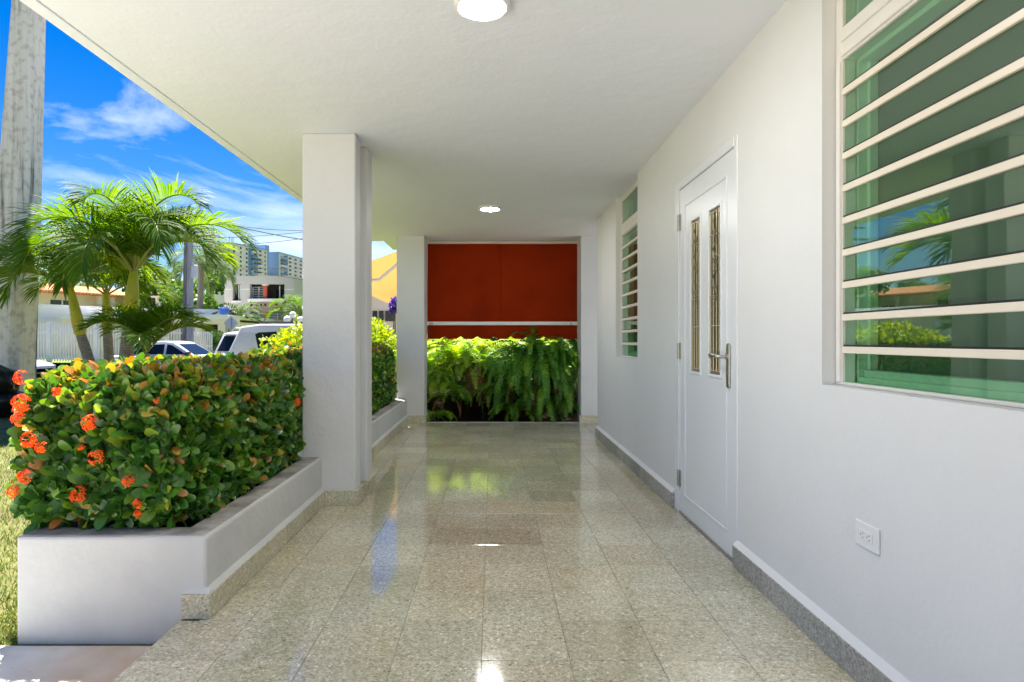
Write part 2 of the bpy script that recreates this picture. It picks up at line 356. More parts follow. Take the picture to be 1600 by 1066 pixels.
# ------------------------------------------------------------------ our porch: floor
pf = MB().box(-1.21,2.6,-.6,8.25,-.30,-.0035).box(2.6,8,7.09,8.25,-.30,-.012).build('porch_floor', M['grout']); pf['kind'] = 'structure'
xs = [-1.21]+[-.939+.3*k for k in range(7)]+[1.166]
ys = [.633+.3*k for k in range(26)]+[8.25]
ys = [y for y in ys]
def tile_mesh(w, d):
    key = (round(w,3), round(d,3))
    if key not in TM:
        g_ = .0009
        me = MB().box(-w/2+g_,w/2-g_,-d/2+g_,d/2-g_,-.02,0).mesh('tile', .0012); me.materials.append(M['terr']); TM[key] = me
    return TM[key]
TM = {}
def put_tile(x0, x1, y0, y1):
    o = link('tile', tile_mesh(x1-x0, y1-y0), pf, ((x0+x1)/2,(y0+y1)/2,random.uniform(-.0003,.0003)))
    o.rotation_euler = (random.gauss(0,.0011), random.gauss(0,.0011), 0)
for j in range(len(ys)-1):
    for i in range(len(xs)-1):
        x0 = xs[i]
        if i == 0 and ys[j] > 2.4: x0 = -1.135
        put_tile(x0, xs[i+1], ys[j], ys[j+1])
for j in range(len(ys)-1):
    if ys[j] >= 7.1:
        for i in range(4): put_tile(1.166+.3*i, 1.466+.3*i, ys[j], ys[j+1])

# ------------------------------------------------------------------ our house
WX, CZ = 1.175, 2.44
house = empty('house', (WX,4,0), 0, 'white porch house with louvered windows, flat roof slab and square columns', 'house')
w = MB(); XB = WX+.16
for y0,y1,z0,z1 in [(-.6,.40,-.3,CZ),(.40,2.25,-.3,.925),(2.25,3.02,-.3,CZ),(3.02,4.06,2.075,CZ),(3.02,4.06,-.3,-.004),(4.06,5.12,-.3,CZ),(5.12,6.02,-.3,.925),(6.02,7.08,-.3,CZ)]:
    w.box(WX,XB,y0,y1,z0,z1)
w.box(XB,7,6.92,7.08,-.3,CZ); w.box(XB,7,-.6,-.45,-.3,CZ); w.box(6.85,7,-.45,6.92,-.3,CZ)
w.build('wall', M['paint'], house)
cap = MB()
for y0,y1 in [(-.6,3.03),(4.055,7.085)]:
    cap.prism([(1.1525,.1005),(WX+.002,.125),(WX+.002,.1005)], 'y', y0, y1)
cap.build('skirting_cap', M['paint'], house)
r_ = MB(); r_.box(-1.812,1.62,-1.2,8.67,CZ,2.62); r_.box(1.62,7.3,-1.2,7.3,CZ,2.62); r_.box(-1.826,-1.812,-1.2,8.67,CZ+.014,2.62); r_.box(-1.89,-1.826,-1.2,8.67,CZ,2.62)
r_.box(-1.50,1.62,8.67,9.5,CZ,2.62)
r_.build('roof_slab', M['ceil'], house)
MB().box(-1.9,1.63,-1.21,8.68,2.6205,2.70).build('roof_parapet', M['paint'], house)
MB().box(XB,6.85,-.45,6.92,-.3,-.05).build('interior_floor', M['dark'], house)
# skirting tiles on the long wall
def sk_mesh(key, w_, h_, t_, mt):
    k = ('sk', key)
    if k not in TM:
        me = MB().box(-t_/2,t_/2,-w_/2+.001,w_/2-.001,0,h_).mesh('skirting_tile', .003); me.materials.append(mt); TM[k] = me
    return TM[k]
def skirt_y(parent, xface, sgn, y0, y1, mt, tag_, off):
    y = y0; i = 0
    while y < y1-.02:
        d = min(.30, y1-y)
        me = sk_mesh((tag_, round(d,3)), d, .10, .025, mt)
        o = link('skirting_tile', me, parent, (xface-sgn*.0125-off[0], y+d/2-off[1], -off[2])); y += d
skirt_y(house, 1.150, -1, -.6, 3.03, M['terr_g'], 'g', (WX,4,0))
skirt_y(house, 1.150, -1, 4.06, 7.08, M['terr_g'], 'g', (WX,4,0))
# columns
def column(x0, x1, y0, y1, sk=True):
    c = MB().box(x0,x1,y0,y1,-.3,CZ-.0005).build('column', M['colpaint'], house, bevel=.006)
    if sk:
        s_ = MB(); t_ = .022
        s_.box(x0-t_,x1+t_,y0-t_,y0+.001,0,.10); s_.box(x1,x1+t_,y0+.001,y1+t_-.001,0,.0995)
        s_.build('skirting', M['terr_w'], c, bevel=.002)
    return c
column(-1.25,-.902,4.135,4.30)
column(-1.25,-.885,4.43,4.615)
column(-1.255,-.893,8.22,8.58)
column(1.150,1.52,8.22,8.58)
MB().box(-.86,1.13,8.25,8.30,-.2,.006).build('threshold', M['walk'], house, bevel=.004)

# door ---------------------------------------------------------------
DX = 1.179
fr = MB(); fr.box(WX-.004,XB-.02,3.975,4.06,-.004,2.075); fr.box(WX-.004,XB-.02,3.022,3.066,-.004,2.075); fr.box(WX-.004,XB-.02,3.066,3.975,2.026,2.0745)
door = MB()
DY0, DY1 = 3.071, 3.970
lites = [(3.262,3.432),(3.582,3.752)]; LZ0, LZ1 = .90, 1.785
# slab around the two lites
for y0,y1,z0,z1 in [(DY0,DY1,.012,LZ0),(DY0,DY1,LZ1,2.022),(DY0,lites[0][0],LZ0,LZ1),(lites[0][1],lites[1][0],LZ0,LZ1),(lites[1][1],DY1,LZ0,LZ1)]:
    door.box(DX,DX+.045,y0,y1,z0,z1)
door = door.build('door', M['door'], house)
fr.build('door_frame', M['door'], door, bevel=.003)
mo = MB(); a0, a1, c0, c1 = DY0+.10, DY1-.10, .12, 1.915; w_ = .014
for y0,y1,z0,z1 in [(a0,a1,c0,c0+w_),(a0,a1,c1-w_,c1),(a0,a0+w_,c0+w_,c1-w_),(a1-w_,a1,c0+w_,c1-w_)]:
    mo.box(DX-.005,DX+.001,y0,y1,z0,z1)
mo.build('panel_moulding', M['door'], door, bevel=.002)
for (y0,y1) in lites:
    f_ = MB(); q = .019
    for a,b_,z0,z1 in [(y0-q,y0,LZ0-q,LZ1+q),(y1,y1+q,LZ0-q,LZ1+q),(y0,y1,LZ0-q,LZ0),(y0,y1,LZ1,LZ1+q)]:
        f_.box(DX-.005,DX+.002,a,b_,z0,z1)
    f_.build('lite_frame', M['door'], door, bevel=.004)
    MB().box(DX+.003,DX+.009,y0,y1,LZ0,LZ1).build('glass', M['dglass'], door)
    br = MB(); ym = (y0+y1)/2; X = DX+.0005
    for yy in (y0+.022, y1-.022, ym-.024, ym+.024): br.tube([(X,yy,LZ0+.012),(X,yy,LZ1-.012)], .0028, 6)
    for zz in (LZ0+.02, LZ0+.26, LZ0+.42, LZ1-.14, LZ1-.02): br.tube([(X,y0+.004,zz),(X,y1-.004,zz)], .0026, 6)
    for k in range(6):
        zc = LZ0+.36+k*.075; sg = 1 if k % 2 else -1
        br.tube([(X-.001, ym+sg*.030*math.sin(tt*math.pi), zc+tt*.11) for tt in np.linspace(0,1,9)], .0032, 6)
        br.tube([(X-.001, ym-sg*.018+.012*math.cos(tt*5.5), zc+.03+.016*math.sin(tt*5.5)) for tt in np.linspace(0,1,9)], .0026, 6)
    br.build('came', M['brass'], door, smooth=True)
hd = MB(); HY, X = 3.140, DX
hd.prism([(HY+.021*math.cos(a)+0, .955+(.092 if math.sin(a) >= 0 else -.092)+.021*math.sin(a)) for a in np.linspace(0,2*math.pi,24,endpoint=False)], 'x', X-.011, X-.0005)
hp = MB(); hp.lathe([(.017,X-.016),(.017,X-.010)], (0,HY,1.0), 16, 'x')
hp.tube([(X-.012,HY,1.0),(X-.045,HY,1.0),(X-.058,HY+.012,1.002),(X-.06,HY+.04,1.004),(X-.058,HY+.085,1.009),(X-.056,HY+.115,1.008),(X-.05,HY+.132,.998),(X-.046,HY+.136,.99)], [.009,.009,.010,.0105,.0105,.0105,.010,.008], 10)
hk = hd.build('handle_plate', M['steel'], door, bevel=.003, angle=50)
hp.build('handle', M['steel'], door, smooth=True)
MB().lathe([(.0085,X-.0135),(.0085,X-.010)], (0,HY,.925), 14, 'x').build('lock_cylinder', M['steel'], door)
for zc in (1.822, 1.015, .215):
    hg = MB(); hg.tube([(DX-.010,3.972,zc-.05),(DX-.010,3.972,zc+.05)], .0075, 10)
    for q in (-.03,-.01,.01,.03): hg.tube([(DX-.010,3.972,zc+q-.0012),(DX-.010,3.972,zc+q+.0012)], .0088, 10)
    hg.box(DX-.006,DX-.0005,3.945,3.967,zc-.05,zc+.05); hg.box(WX-.0065,WX-.0042,3.978,4.0,zc-.05,zc+.05)
    hg.build('hinge', M['steel'], door)
MB().box(WX,XB,3.066,3.975,-.003,.010).build('door_sill', M['terr_g'], door)
MB().box(XB-.02,XB,3.022,4.06,0,2.07).build('door_backing', M['dark'], door)

# louvered windows ----------------------------------------------------
FX = WX+.048
def louver_window(y0, y1):
    f_ = MB(); zb, zt = .925, CZ-.002; j = .042
    f_.box(FX,FX+.05,y0+.001,y0+j,zb+.001,zt); f_.box(FX,FX+.05,y1-j,y1-.001,zb+.001,zt)
    f_.box(FX,FX+.05,y0+j,y1-j,zb+.001,zb+.012); f_.box(FX,FX+.05,y0+j,y1-j,2.388,zt)
    f_.box(FX,FX+.05,y0+j,y1-j,2.064,2.178)
    f_.box(FX-.006,FX+.001,y0+.012,y0+j-.004,zb+.012,2.06); f_.box(FX-.006,FX+.001,y1-j+.004,y1-.012,zb+.012,2.06)
    f_.box(FX-.008,FX+.001,y0+j,y1-j,2.072,2.088); f_.box(FX-.006,FX+.001,y0+j,y1-j,2.125,2.16)
    win = f_.build('window', M['frame'], house, bevel=.0025)
    z0, z1 = zb+.012, 2.064; n_ = 10; h = (z1-z0)/n_
    pm = MB().box(-.003,.003,y0+j+.001,y1-j-.001,-h/2+.001,h/2-.001).mesh('pane'); pm.materials.append(M['glass'])
    rm = MB().box(-.007,.005,y0+j+.002,y1-j-.002,-.0115,.0115).mesh('louver_rail', .002); rm.materials.append(M['louv'])
    em = MB().box(-.004,.004,y0+j+.002,y1-j-.002,-.003,.003).mesh('seal'); em.materials.append(M['black'])
    for k in range(n_):
        o = link('pane', pm, win, (FX+.014-WX, -4, z0+(k+.5)*h)); o.rotation_euler = (0, random.gauss(0,.002), random.gauss(0,.001))
        if k:
            link('louver_rail', rm, win, (FX+.006-WX, -4, z0+k*h))
            link('seal', em, win, (FX+.0075-WX, -4, z0+k*h+.0145))
    tp = MB().box(FX+.012,FX+.018,y0+j+.002,y1-j-.002,2.18,2.387).build('transom_pane', M['glass'], win)
    inn = MB(); a = FX+.05
    inn.box(a,a+.06,y0+j,y0+j+.012,zb,zt); inn.box(a,a+.06,y1-j-.012,y1-j,zb,zt); inn.box(a,a+.06,y0+j+.012,y1-j-.012,zb,zb+.03); inn.box(a+.02,a+.06,y0+j+.012,y1-j-.012,zb+.03,zb+.055)
    inn.box(a,a+.06,y0+j+.012,y1-j-.012,2.05,2.075); inn.box(a+.03,a+.06,y1-j-.03,y1-j-.012,zb+.055,2.05)
    inn.build('inner_frame', M['plate'], win, bevel=.002)
    MB().box(a+.062,a+.066,y0,y1,zb-.05,zt).build('blind', M['blind'], win)
louver_window(.40,2.25); louver_window(5.12,6.02)

# wall outlet ---------------------------------------------------------
ot = empty('wall_outlet', (WX,1.972,.47), 0, 'white wall outlet plate low on the wall below the big louvered window', 'outlet')
MB().box(WX-.007,WX-.0005,1.910,2.034,.430,.510).build('cover_plate', M['plate'], ot, bevel=.003)
MB().box(WX-.010,WX-.0065,1.938,2.006,.453,.487).build('receptacle', M['plate'], ot, bevel=.0015)
sl = MB()
for yc in (1.955, 1.989):
    for dz, dy in ((.007,-.004),(-.007,-.004)): sl.box(WX-.0104,WX-.0098,yc+dy-.0035,yc+dy+.0035,.47+dz-.0011,.47+dz+.0011)
    sl.lathe([(.0025,WX-.0104),(.0025,WX-.0098)], (0,yc+.007,.47), 8, 'x')
sl.build('slots', M['black'], ot)

# ceiling lights -------------------------------------------------------
for i, (x, y, lab) in enumerate([(-.042,2.53,'round flush ceiling light near the front of the porch ceiling, cut by the photo top'),(-.03,6.45,'round flush ceiling light further back, before the red awning')]):
    c = empty('ceiling_light', (x,y,CZ), 0, lab, 'ceiling light', 'round ceiling lights of the porch')
    MB().lathe([(.112,CZ-.0004),(.113,CZ-.010),(.108,CZ-.022),(.098,CZ-.026),(.094,CZ-.024),(.094,CZ-.012)], (x,y,0), 48).build('rim', M['lamp_rim'], c, smooth=True)
    MB().lathe([(.0935,CZ-.013),(.0935,CZ-.022),(.08,CZ-.0255),(.04,CZ-.028),(.001,CZ-.0285)], (x,y,0), 48).build('diffuser', M['lamp'], c, smooth=True)

# ------------------------------------------------------------------ planters
def planter(x0, x1, y0, y1, H, label, front_return):
    pl = empty('planter', ((x0+x1)/2,(y0+y1)/2,-.1), 0, label, 'planter', 'white masonry planters beside the porch')
    t_ = .115; b_ = MB()
    # walls as one ring
    o_ = [(x0,y0),(x1,y0),(x1,y1),(x0,y1)]; i_ = [(x0+t_,y0+t_),(x1-t_,y0+t_),(x1-t_,y1-t_),(x0+t_,y1-t_)]
    zt = H-.006
    vs = [(*p,-.3) for p in o_]+[(*p,zt) for p in o_]+[(*p,zt) for p in i_]+[(*p,-.3) for p in i_]
    fs = []
    for k in range(4):
        q = (k+1) % 4
        fs += [(k,q,4+q,4+k),(4+k,4+q,8+q,8+k),(8+k,8+q,12+q,12+k)]
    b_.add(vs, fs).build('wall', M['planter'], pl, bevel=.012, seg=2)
    # weathered cement cap skin
    e = .014
    vs = [(x0+e,y0+e,zt+.002),(x1-e,y0+e,zt+.002),(x1-e,y1-e,zt+.002),(x0+e,y1-e,zt+.002),(x0+t_+.001,y0+t_+.001,zt+.002),(x1-t_-.001,y0+t_+.001,zt+.002),(x1-t_-.001,y1-t_-.001,zt+.002),(x0+t_+.001,y1-t_-.001,zt+.002)]
    vs += [(a,b2,zt-.02) for a,b2,_ in vs]
    fs = [(k,(k+1)%4,4+(k+1)%4,4+k) for k in range(4)]+[(8+k,8+(k+1)%4,(k+1)%4,k) for k in range(4)]+[(4+k,4+(k+1)%4,12+(k+1)%4,12+k) for k in range(4)]
    MB().add(vs, fs).build('cement_cap', M['rim'], pl)
    MB().box(x0+t_-.005,x1-t_+.005,y0+t_-.005,y1-t_+.005,-.2,H-.05).build('soil', M['soil'], pl)
    skirt_y(pl, x1+.022, 1, y0, y1, M['terr_w'], 'w', pl.location)
    cp = MB(); cp.prism([(x1-.001,.1005),(x1+.020,.1005),(x1-.001,.118)], 'y', y0, y1)
    if front_return:
        MB().box(-1.208,x1+.0215,y0-.020,y0-.0005,.0005,.0995).build('skirting_end', M['terr_w'], pl, bevel=.003)
        cp.prism([(y0-.019,.1003),(y0+.001,.1003),(y0+.001,.116)], 'x', -1.207, x1+.019)
    cp.build('skirting_cap', M['planter'], pl)
    return pl
planter(-1.862,-1.118,2.462,4.134,.322,'low white planter in the foreground holding the flowering hedge',True)
planter(-1.862,-1.118,4.617,8.218,.322,'low white planter behind the twin columns, running to the far column',False)

# ------------------------------------------------------------------ foliage
M['ixora'] = leaf_mat('ixora_leaf', [(0,(.020,.072,.012,1)),(.28,(.040,.135,.020,1)),(.52,(.080,.215,.026,1)),(.66,(.18,.33,.035,1)),(.80,(.42,.36,.05,1)),(.92,(.50,.20,.04,1)),(1,(.40,.22,.12,1))], .30, .30, .55)
M['petal'] = leaf_mat('ixora_petal', [(0,(.82,.075,.003,1)),(1,(.92,.24,.008,1))], .5, .25)
M['duranta'] = leaf_mat('duranta_leaf', [(0,(.07,.16,.015,1)),(.5,(.20,.31,.02,1)),(1,(.40,.45,.04,1))], .45, .4)
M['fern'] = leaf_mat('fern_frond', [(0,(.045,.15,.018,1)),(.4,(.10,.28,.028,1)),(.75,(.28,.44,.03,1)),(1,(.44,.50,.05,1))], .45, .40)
M['palm'] = leaf_mat('palm_leaflet', [(0,(.026,.080,.011,1)),(.45,(.075,.165,.016,1)),(.8,(.17,.25,.022,1)),(1,(.32,.33,.05,1))], .55, .52, .25)
M['dkpalm'] = leaf_mat('far_palm_leaflet', [(0,(.04,.08,.02,1)),(.6,(.10,.17,.04,1)),(1,(.25,.26,.10,1))], .6, .35, .25)
M['tree'] = leaf_mat('tree_leaf', [(0,(.025,.07,.010,1)),(.6,(.06,.15,.016,1)),(1,(.15,.25,.03,1))], .5, .35)
M['rachis'] = mat('palm_rachis', (.24,.26,.05,1), .45)
M['shaft'] = noisy('crownshaft', [(.3,'#8f9a1c'),(.55,'#b9b020'),(.75,'#c98f14')], 5, .4, stretch=(1,1,.6), coord='obj')

def unit(n_):
    a = rng.normal(size=(n_,3)); return a/np.linalg.norm(a,axis=1,keepdims=True)

def hedge_pts(x0, x1, y0, y1, z0, z1, dens, depth, wob):
    faces = [('front',(x1-x0)*(z1-z0)),('right',(y1-y0)*(z1-z0)),('left',(y1-y0)*(z1-z0)),('top',(x1-x0)*(y1-y0)),('back',(x1-x0)*(z1-z0)*.4)]
    out = []; nr = []; ff = []; dd = []
    for k, (nm, A) in enumerate(faces):
        n_ = int(A*dens); a, b_ = rng.random(n_), rng.random(n_); d = rng.exponential(depth, n_)-.02
        if nm in ('front','back'):
            s_ = -1 if nm == 'front' else 1
            p = np.stack([x0+a*(x1-x0), np.full(n_, y0 if s_ < 0 else y1)-s_*d, z0+b_*(z1-z0)], 1); q = np.array([0,s_,.25])
        elif nm in ('right','left'):
            s_ = 1 if nm == 'right' else -1
            p = np.stack([np.full(n_, x1 if s_ > 0 else x0)-s_*d, y0+a*(y1-y0), z0+b_*(z1-z0)], 1); q = np.array([s_,0,.25])
        else:
            p = np.stack([x0+a*(x1-x0), y0+b_*(y1-y0), z1-d*.8], 1); q = np.array([0,0,1.])
        out.append(p); nr.append(np.tile(q,(n_,1))); ff.append(np.full(n_,k)); dd.append(d)
    p = np.concatenate(out); q = np.concatenate(nr); f = np.concatenate(ff); d = np.concatenate(dd)
    # soft, uneven outline: round the corners and swell in clumps
    c = np.array([(x0+x1)/2,(y0+y1)/2,(z0+z1)/2]); h = np.array([(x1-x0)/2,(y1-y0)/2,(z1-z0)/2])
    e = (p-c)/h
    rr = np.maximum(0, (np.abs(e)**7).sum(1)**(1/7)-1); p = c+(p-c)/(1+rr*.85)[:,None]
    w_ = np.sin(p[:,0]*9.1+1)*np.sin(p[:,1]*7.7+.4)+np.sin(p[:,1]*15.3+p[:,2]*11)+.7*np.sin(p[:,0]*19+p[:,2]*17)
    p = p+q*(w_*wob)[:,None]
    return p, q, f, d

LEAFVAR = {}
def leaf_obj(parent, k, pos, Mx, size, off, mt, key):
    if (key,k) not in LEAFVAR:
        LEAFVAR[(key,k)] = tri_mesh('leaf', LEAF_V, LEAF_F, np.full(13, (k+.5)/14), True, mt)
    o = bpy.data.objects.new('leaf', LEAFVAR[(key,k)]); COL.objects.link(o); o.parent = parent
    mw = Matrix([[float(Mx[i][j])*size for j in range(3)]+[float(pos[i]-off[i])] for i in range(3)]+[[0,0,0,1]])
    o.matrix_local = mw
    return o

def ixora_hedge(x0, x1, y0, y1, z0, z1, dens, label, n_ind, flowers, size=.070):
    root = empty('flowering_hedge', ((x0+x1)/2,(y0+y1)/2,.27), 0, label, 'hedge', 'ixora hedges in the porch planters')
    off = np.array(root.location)
    p, q, f, d = hedge_pts(x0,x1,y0,y1,z0,z1,dens,.045,.013)
    n_ = len(p)
    ax = q*.35+unit(n_)*.8+np.array([0,0,.35]); nm = q+unit(n_)*.55
    Mx = frames(ax, nm); sz = size*(.55+.75*rng.random(n_))
    hgt = (p[:,2]-z0)/(z1-z0)
    t = .08+.56*rng.random(n_)+.10*hgt
    young = rng.random(n_) < np.where(hgt > .93, .42, np.where(hgt > .75, .13, .07))
    t[young] = .66+.32*rng.random(young.sum())
    t = np.clip(t, 0, 1)
    # leaves that stand out to the camera become objects of their own
    face_ok = ((f == 0) | (f == 1) | (f == 3)) & (d < .012)
    idx = np.where(face_ok)[0]
    score = sz[idx]/np.linalg.norm(p[idx]-np.array([0,0,EYE]),axis=1)
    idx = idx[np.argsort(-score)][:n_ind]
    keep = np.ones(n_, bool); keep[idx] = False
    for i in idx: leaf_obj(root, int(min(13,t[i]*14)), p[i], Mx[i], float(sz[i]), off, M['ixora'], 'ixora')
    V, F, T = scatter(p[keep]-off, Mx[keep], sz[keep], t[keep])
    o = link('foliage', tri_mesh('foliage', V, F, T, True, M['ixora']), root); o['kind'] = 'stuff'
    # inner mass of twigs
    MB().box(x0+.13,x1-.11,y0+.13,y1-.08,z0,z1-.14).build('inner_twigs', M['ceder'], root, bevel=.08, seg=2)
    st = MB()
    for k in range(int((y1-y0)*7)):
        yy = y0+.1+rng.random()*(y1-y0-.2); xx = x1-.06-rng.random()*.08
        b0 = Vector((xx-.04,yy,.27)); pts = [b0]
        for s_ in range(5): pts.append(pts[-1]+Vector((rng.normal()*.022+.006, rng.normal()*.03, .10)))
        st.tube(pts, [.007,.0065,.006,.005,.004,.003], 5)
    for k in range(6):
        xx = x0+.15+rng.random()*(x1-x0-.3); pts = [Vector((xx,y0+.06,.27))]
        for s_ in range(4): pts.append(pts[-1]+Vector((rng.normal()*.03, rng.normal()*.012-.004, .10)))
        st.tube(pts, [.006,.0055,.005,.004,.003], 5)
    sto = st.build('stems', M['stem'], root, smooth=True); sto['kind'] = 'stuff'
    for (c, nn, rad) in flowers:
        rad *= .86
        c = np.array(c); nn = np.array(nn, float); nn /= np.linalg.norm(nn)
        k = 17; dirs = unit(k*3); dirs = dirs[(dirs@nn) > .05][:k]; k = len(dirs)
        PV, PF, PT = [], [], []
        for dvec in dirs:
            tip = c+dvec*rad*(.75+.4*rng.random()); a_ = np.cross(dvec, unit(1)[0]); a_ /= np.linalg.norm(a_); b_ = np.cross(dvec, a_)
            b0 = len(PV)
            tv = rng.random()*.8
            for m_ in range(4):
                an = m_*math.pi/2; u_ = a_*math.cos(an)+b_*math.sin(an); w2 = np.cross(dvec,u_); L_ = rad*.52
                b1 = len(PV); PV += [tip, tip+u_*L_*.5+w2*L_*.22+dvec*L_*.1, tip+u_*L_-dvec*L_*.15, tip+u_*L_*.5-w2*L_*.22+dvec*L_*.1]
                PF += [(b1,b1+1,b1+2),(b1,b1+2,b1+3)]; PT += [tv]*4
            b1 = len(PV); PV += [c-nn*rad*.3, tip+a_*rad*.035, tip-a_*rad*.035]; PF += [(b1,b1+1,b1+2)]; PT += [0]*3
        link('flower_cluster', tri_mesh('flower_cluster', np.array(PV)-off, PF, PT, False, M['petal']), root)
    return root
def fl(u, v, Y, n_=(-.2,-1,.3), r=.034): p = P(u,v,Y); return ((p.x,p.y,p.z), n_, r)
FLW = [fl(36,632,2.47,r=.045),fl(32,655,2.47),fl(46,688,2.44,r=.036),fl(66,700,2.46,r=.026),fl(42,746,2.44,r=.034),fl(22,768,2.43,r=.030),fl(143,662,2.46,r=.036),fl(152,715,2.46,r=.034),
       fl(124,773,2.46,r=.034),fl(201,752,2.46,(0,-1,.5),.026),fl(217,788,2.46,r=.024),fl(216,803,2.46,r=.018),fl(90,612,2.5,r=.022),fl(34,590,2.6,r=.032),fl(128,700,2.46,r=.014),
       ((-1.20,3.86,.70),(1,-.4,.2),.03),fl(245,626,2.5,r=.014)]
ixora_hedge(-1.93,-1.262,2.545,4.11,.30,.915,5700,'dense green hedge with orange-red flower clusters in the near planter',300,FLW)
ixora_hedge(-1.93,-1.262,4.66,8.16,.30,.965,3200,'green hedge behind the twin columns, topped with a few orange leaves',60,[((-1.33,7.3,.97),(.3,-1,.5),.04),((-1.3,6.6,.95),(.5,-1,.3),.03)])

# golden duranta shrubs behind the hedges
def leafy_shrub(name, pts_r, n_, size, mt, label, cat, group, tint=(0,1), sx=1):
    base = Vector((pts_r[0][0], pts_r[0][1], yard_z(pts_r[0][0],pts_r[0][1])))
    root = empty(name, base, 0, label, cat, group); off = np.array(base)
    P_, T_, Q_ = [], [], []
    vol = sum(r_[3]**2 for r_ in pts_r)
    for (x,y,z,r) in pts_r:
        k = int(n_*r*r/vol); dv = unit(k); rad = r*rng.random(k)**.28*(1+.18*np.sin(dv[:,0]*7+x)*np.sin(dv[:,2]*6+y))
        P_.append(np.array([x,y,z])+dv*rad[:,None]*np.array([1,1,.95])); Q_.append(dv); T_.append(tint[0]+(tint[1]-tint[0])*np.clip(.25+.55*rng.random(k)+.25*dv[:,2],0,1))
    p = np.concatenate(P_); q = np.concatenate(Q_); t = np.concatenate(T_)
    ax = q+unit(len(p))*.9+np.array([0,0,.2]); Mx = frames(ax, q+unit(len(p))*.7+np.array([0,0,.3]))
    V, F, T = scatter(p-off, Mx, size*(.6+.8*rng.random(len(p))), t)
    o = link('foliage', tri_mesh('foliage', V, F, T, True, mt), root); o['kind'] = 'stuff'
    st = MB()
    for (x,y,z,r) in pts_r: st.tube([(x,y,base.z-.05),(x+r*.1,y,z*.5),(x,y,z)], [.02,.015,.008], 5)
    st.build('stems', M['stem'], root)
    return root
g_ = 'golden shrubs behind the porch hedges'
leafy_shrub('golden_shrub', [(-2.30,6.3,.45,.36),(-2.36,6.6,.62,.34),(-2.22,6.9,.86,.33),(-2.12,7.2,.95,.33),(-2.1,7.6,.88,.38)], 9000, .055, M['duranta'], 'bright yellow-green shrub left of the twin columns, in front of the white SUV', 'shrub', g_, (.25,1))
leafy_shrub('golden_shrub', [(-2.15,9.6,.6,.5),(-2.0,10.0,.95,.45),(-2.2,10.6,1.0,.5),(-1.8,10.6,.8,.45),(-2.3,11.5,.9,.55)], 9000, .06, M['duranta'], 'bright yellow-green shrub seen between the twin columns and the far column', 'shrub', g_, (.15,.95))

# ferns ---------------------------------------------------------------
def fern_mesh(L_, e0, e1, wmax, npin, tint):
    V, F, T = [], [], []
    n_ = 26; p = np.zeros(3); pts = [p.copy()]; dirs = []
    sway = rng.normal()*.25
    for i in range(n_):
        t = (i+.5)/n_; e = e0+(e1-e0)*t**1.1; a = sway*t
        d = np.array([math.cos(e)*math.cos(a), math.cos(e)*math.sin(a), math.sin(e)]); p = p+d*L_/n_; pts.append(p.copy()); dirs.append(d)
    pts = np.array(pts)
    for i in range(n_):      # rachis ribbon
        d = dirs[i]; s_ = np.cross(d,[0,0,1.]); s_ /= np.linalg.norm(s_)+1e-6; w_ = .0035
        b0 = len(V); V += [pts[i]-s_*w_, pts[i]+s_*w_, pts[i+1]]; F.append((b0,b0+1,b0+2)); T += [tint]*3
    for k in range(npin):
        t = .10+.89*k/npin; f = t*n_; i = min(n_-1,int(f)); c = pts[i]+(pts[i+1]-pts[i])*(f-i); d = dirs[i]
        s_ = np.cross(d,[0,0,1.]); s_ /= np.linalg.norm(s_)+1e-6; up = np.cross(s_,d)
        w_ = wmax*(min(1,t/.18)**.6)*(1-max(0,t-.55)/.5)**.75*(.85+.3*rng.random())+.006
        for sg in (-1,1):
            q = (s_*sg*(.93)+d*.32+up*(.12+rng.normal()*.22)); q /= np.linalg.norm(q); hw = d*L_/npin*.56
            b0 = len(V); mid = c+q*w_*.5+up*w_*.10; tip = c+q*w_-up*w_*.16+d*w_*.12
            V += [c-hw*.5, c+hw*.5, mid-hw*.62, mid+hw*.62, tip]; F += [(b0,b0+1,b0+3),(b0,b0+3,b0+2),(b0+2,b0+3,b0+4)]
            T += [tint+rng.normal()*.05]*5
    return tri_mesh('frond', np.array(V), F, np.clip(T,0,1), True, M['fern'])
def fern(x, y, z, L_, n_, label, tint, tilt=0, spread=(0,360), e=(70,-75), wmax=.055, group='sword ferns under the red awning', npin=44):
    root = empty('fern', (x,y,z), 0, label, 'fern', group)
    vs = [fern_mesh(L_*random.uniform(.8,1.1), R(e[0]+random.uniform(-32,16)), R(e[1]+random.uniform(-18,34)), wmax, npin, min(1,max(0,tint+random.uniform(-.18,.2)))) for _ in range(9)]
    for k in range(n_):
        o = link('frond', vs[k%9], root, (random.gauss(0,.05),random.gauss(0,.05),random.gauss(0,.03)))
        o.rotation_euler = (0, R(random.uniform(-22,18)), R(random.uniform(*spread))); s_ = random.uniform(.55,1.15); o.scale = (s_,s_,s_)
    if z > .3:
        for k in range(16 if x > .2 else 6):
            me = DEAD[k%4]; o = link('dead_frond', me, root, (random.gauss(0,.07),random.gauss(0,.05),random.gauss(-.03,.03)))
            o.rotation_euler = (0, R(random.uniform(-10,25)), R(random.uniform(150,390))); s_ = z*random.uniform(.9,1.25); o.scale = (s_,s_,s_)
    MB().lathe([(.05,-.12),(.045,-.05),(.02,.02)], (0,0,0), 8).build('rootstock', M['ceder'], root, world=False)
    return root
DEAD = []
for k in range(4):
    me = fern_mesh(1.0, R(20-12*k), R(-95), .06, 26, .5); me.materials.clear(); DEAD.append(me)
M['dead'] = leaf_mat('dead_fern', [(0,(.10,.06,.025,1)),(1,(.26,.17,.07,1))], .8, .15, .2)
for me in DEAD: me.materials.append(M['dead'])
pb_ = MB(); nx = 24; ny = 22
vs = []
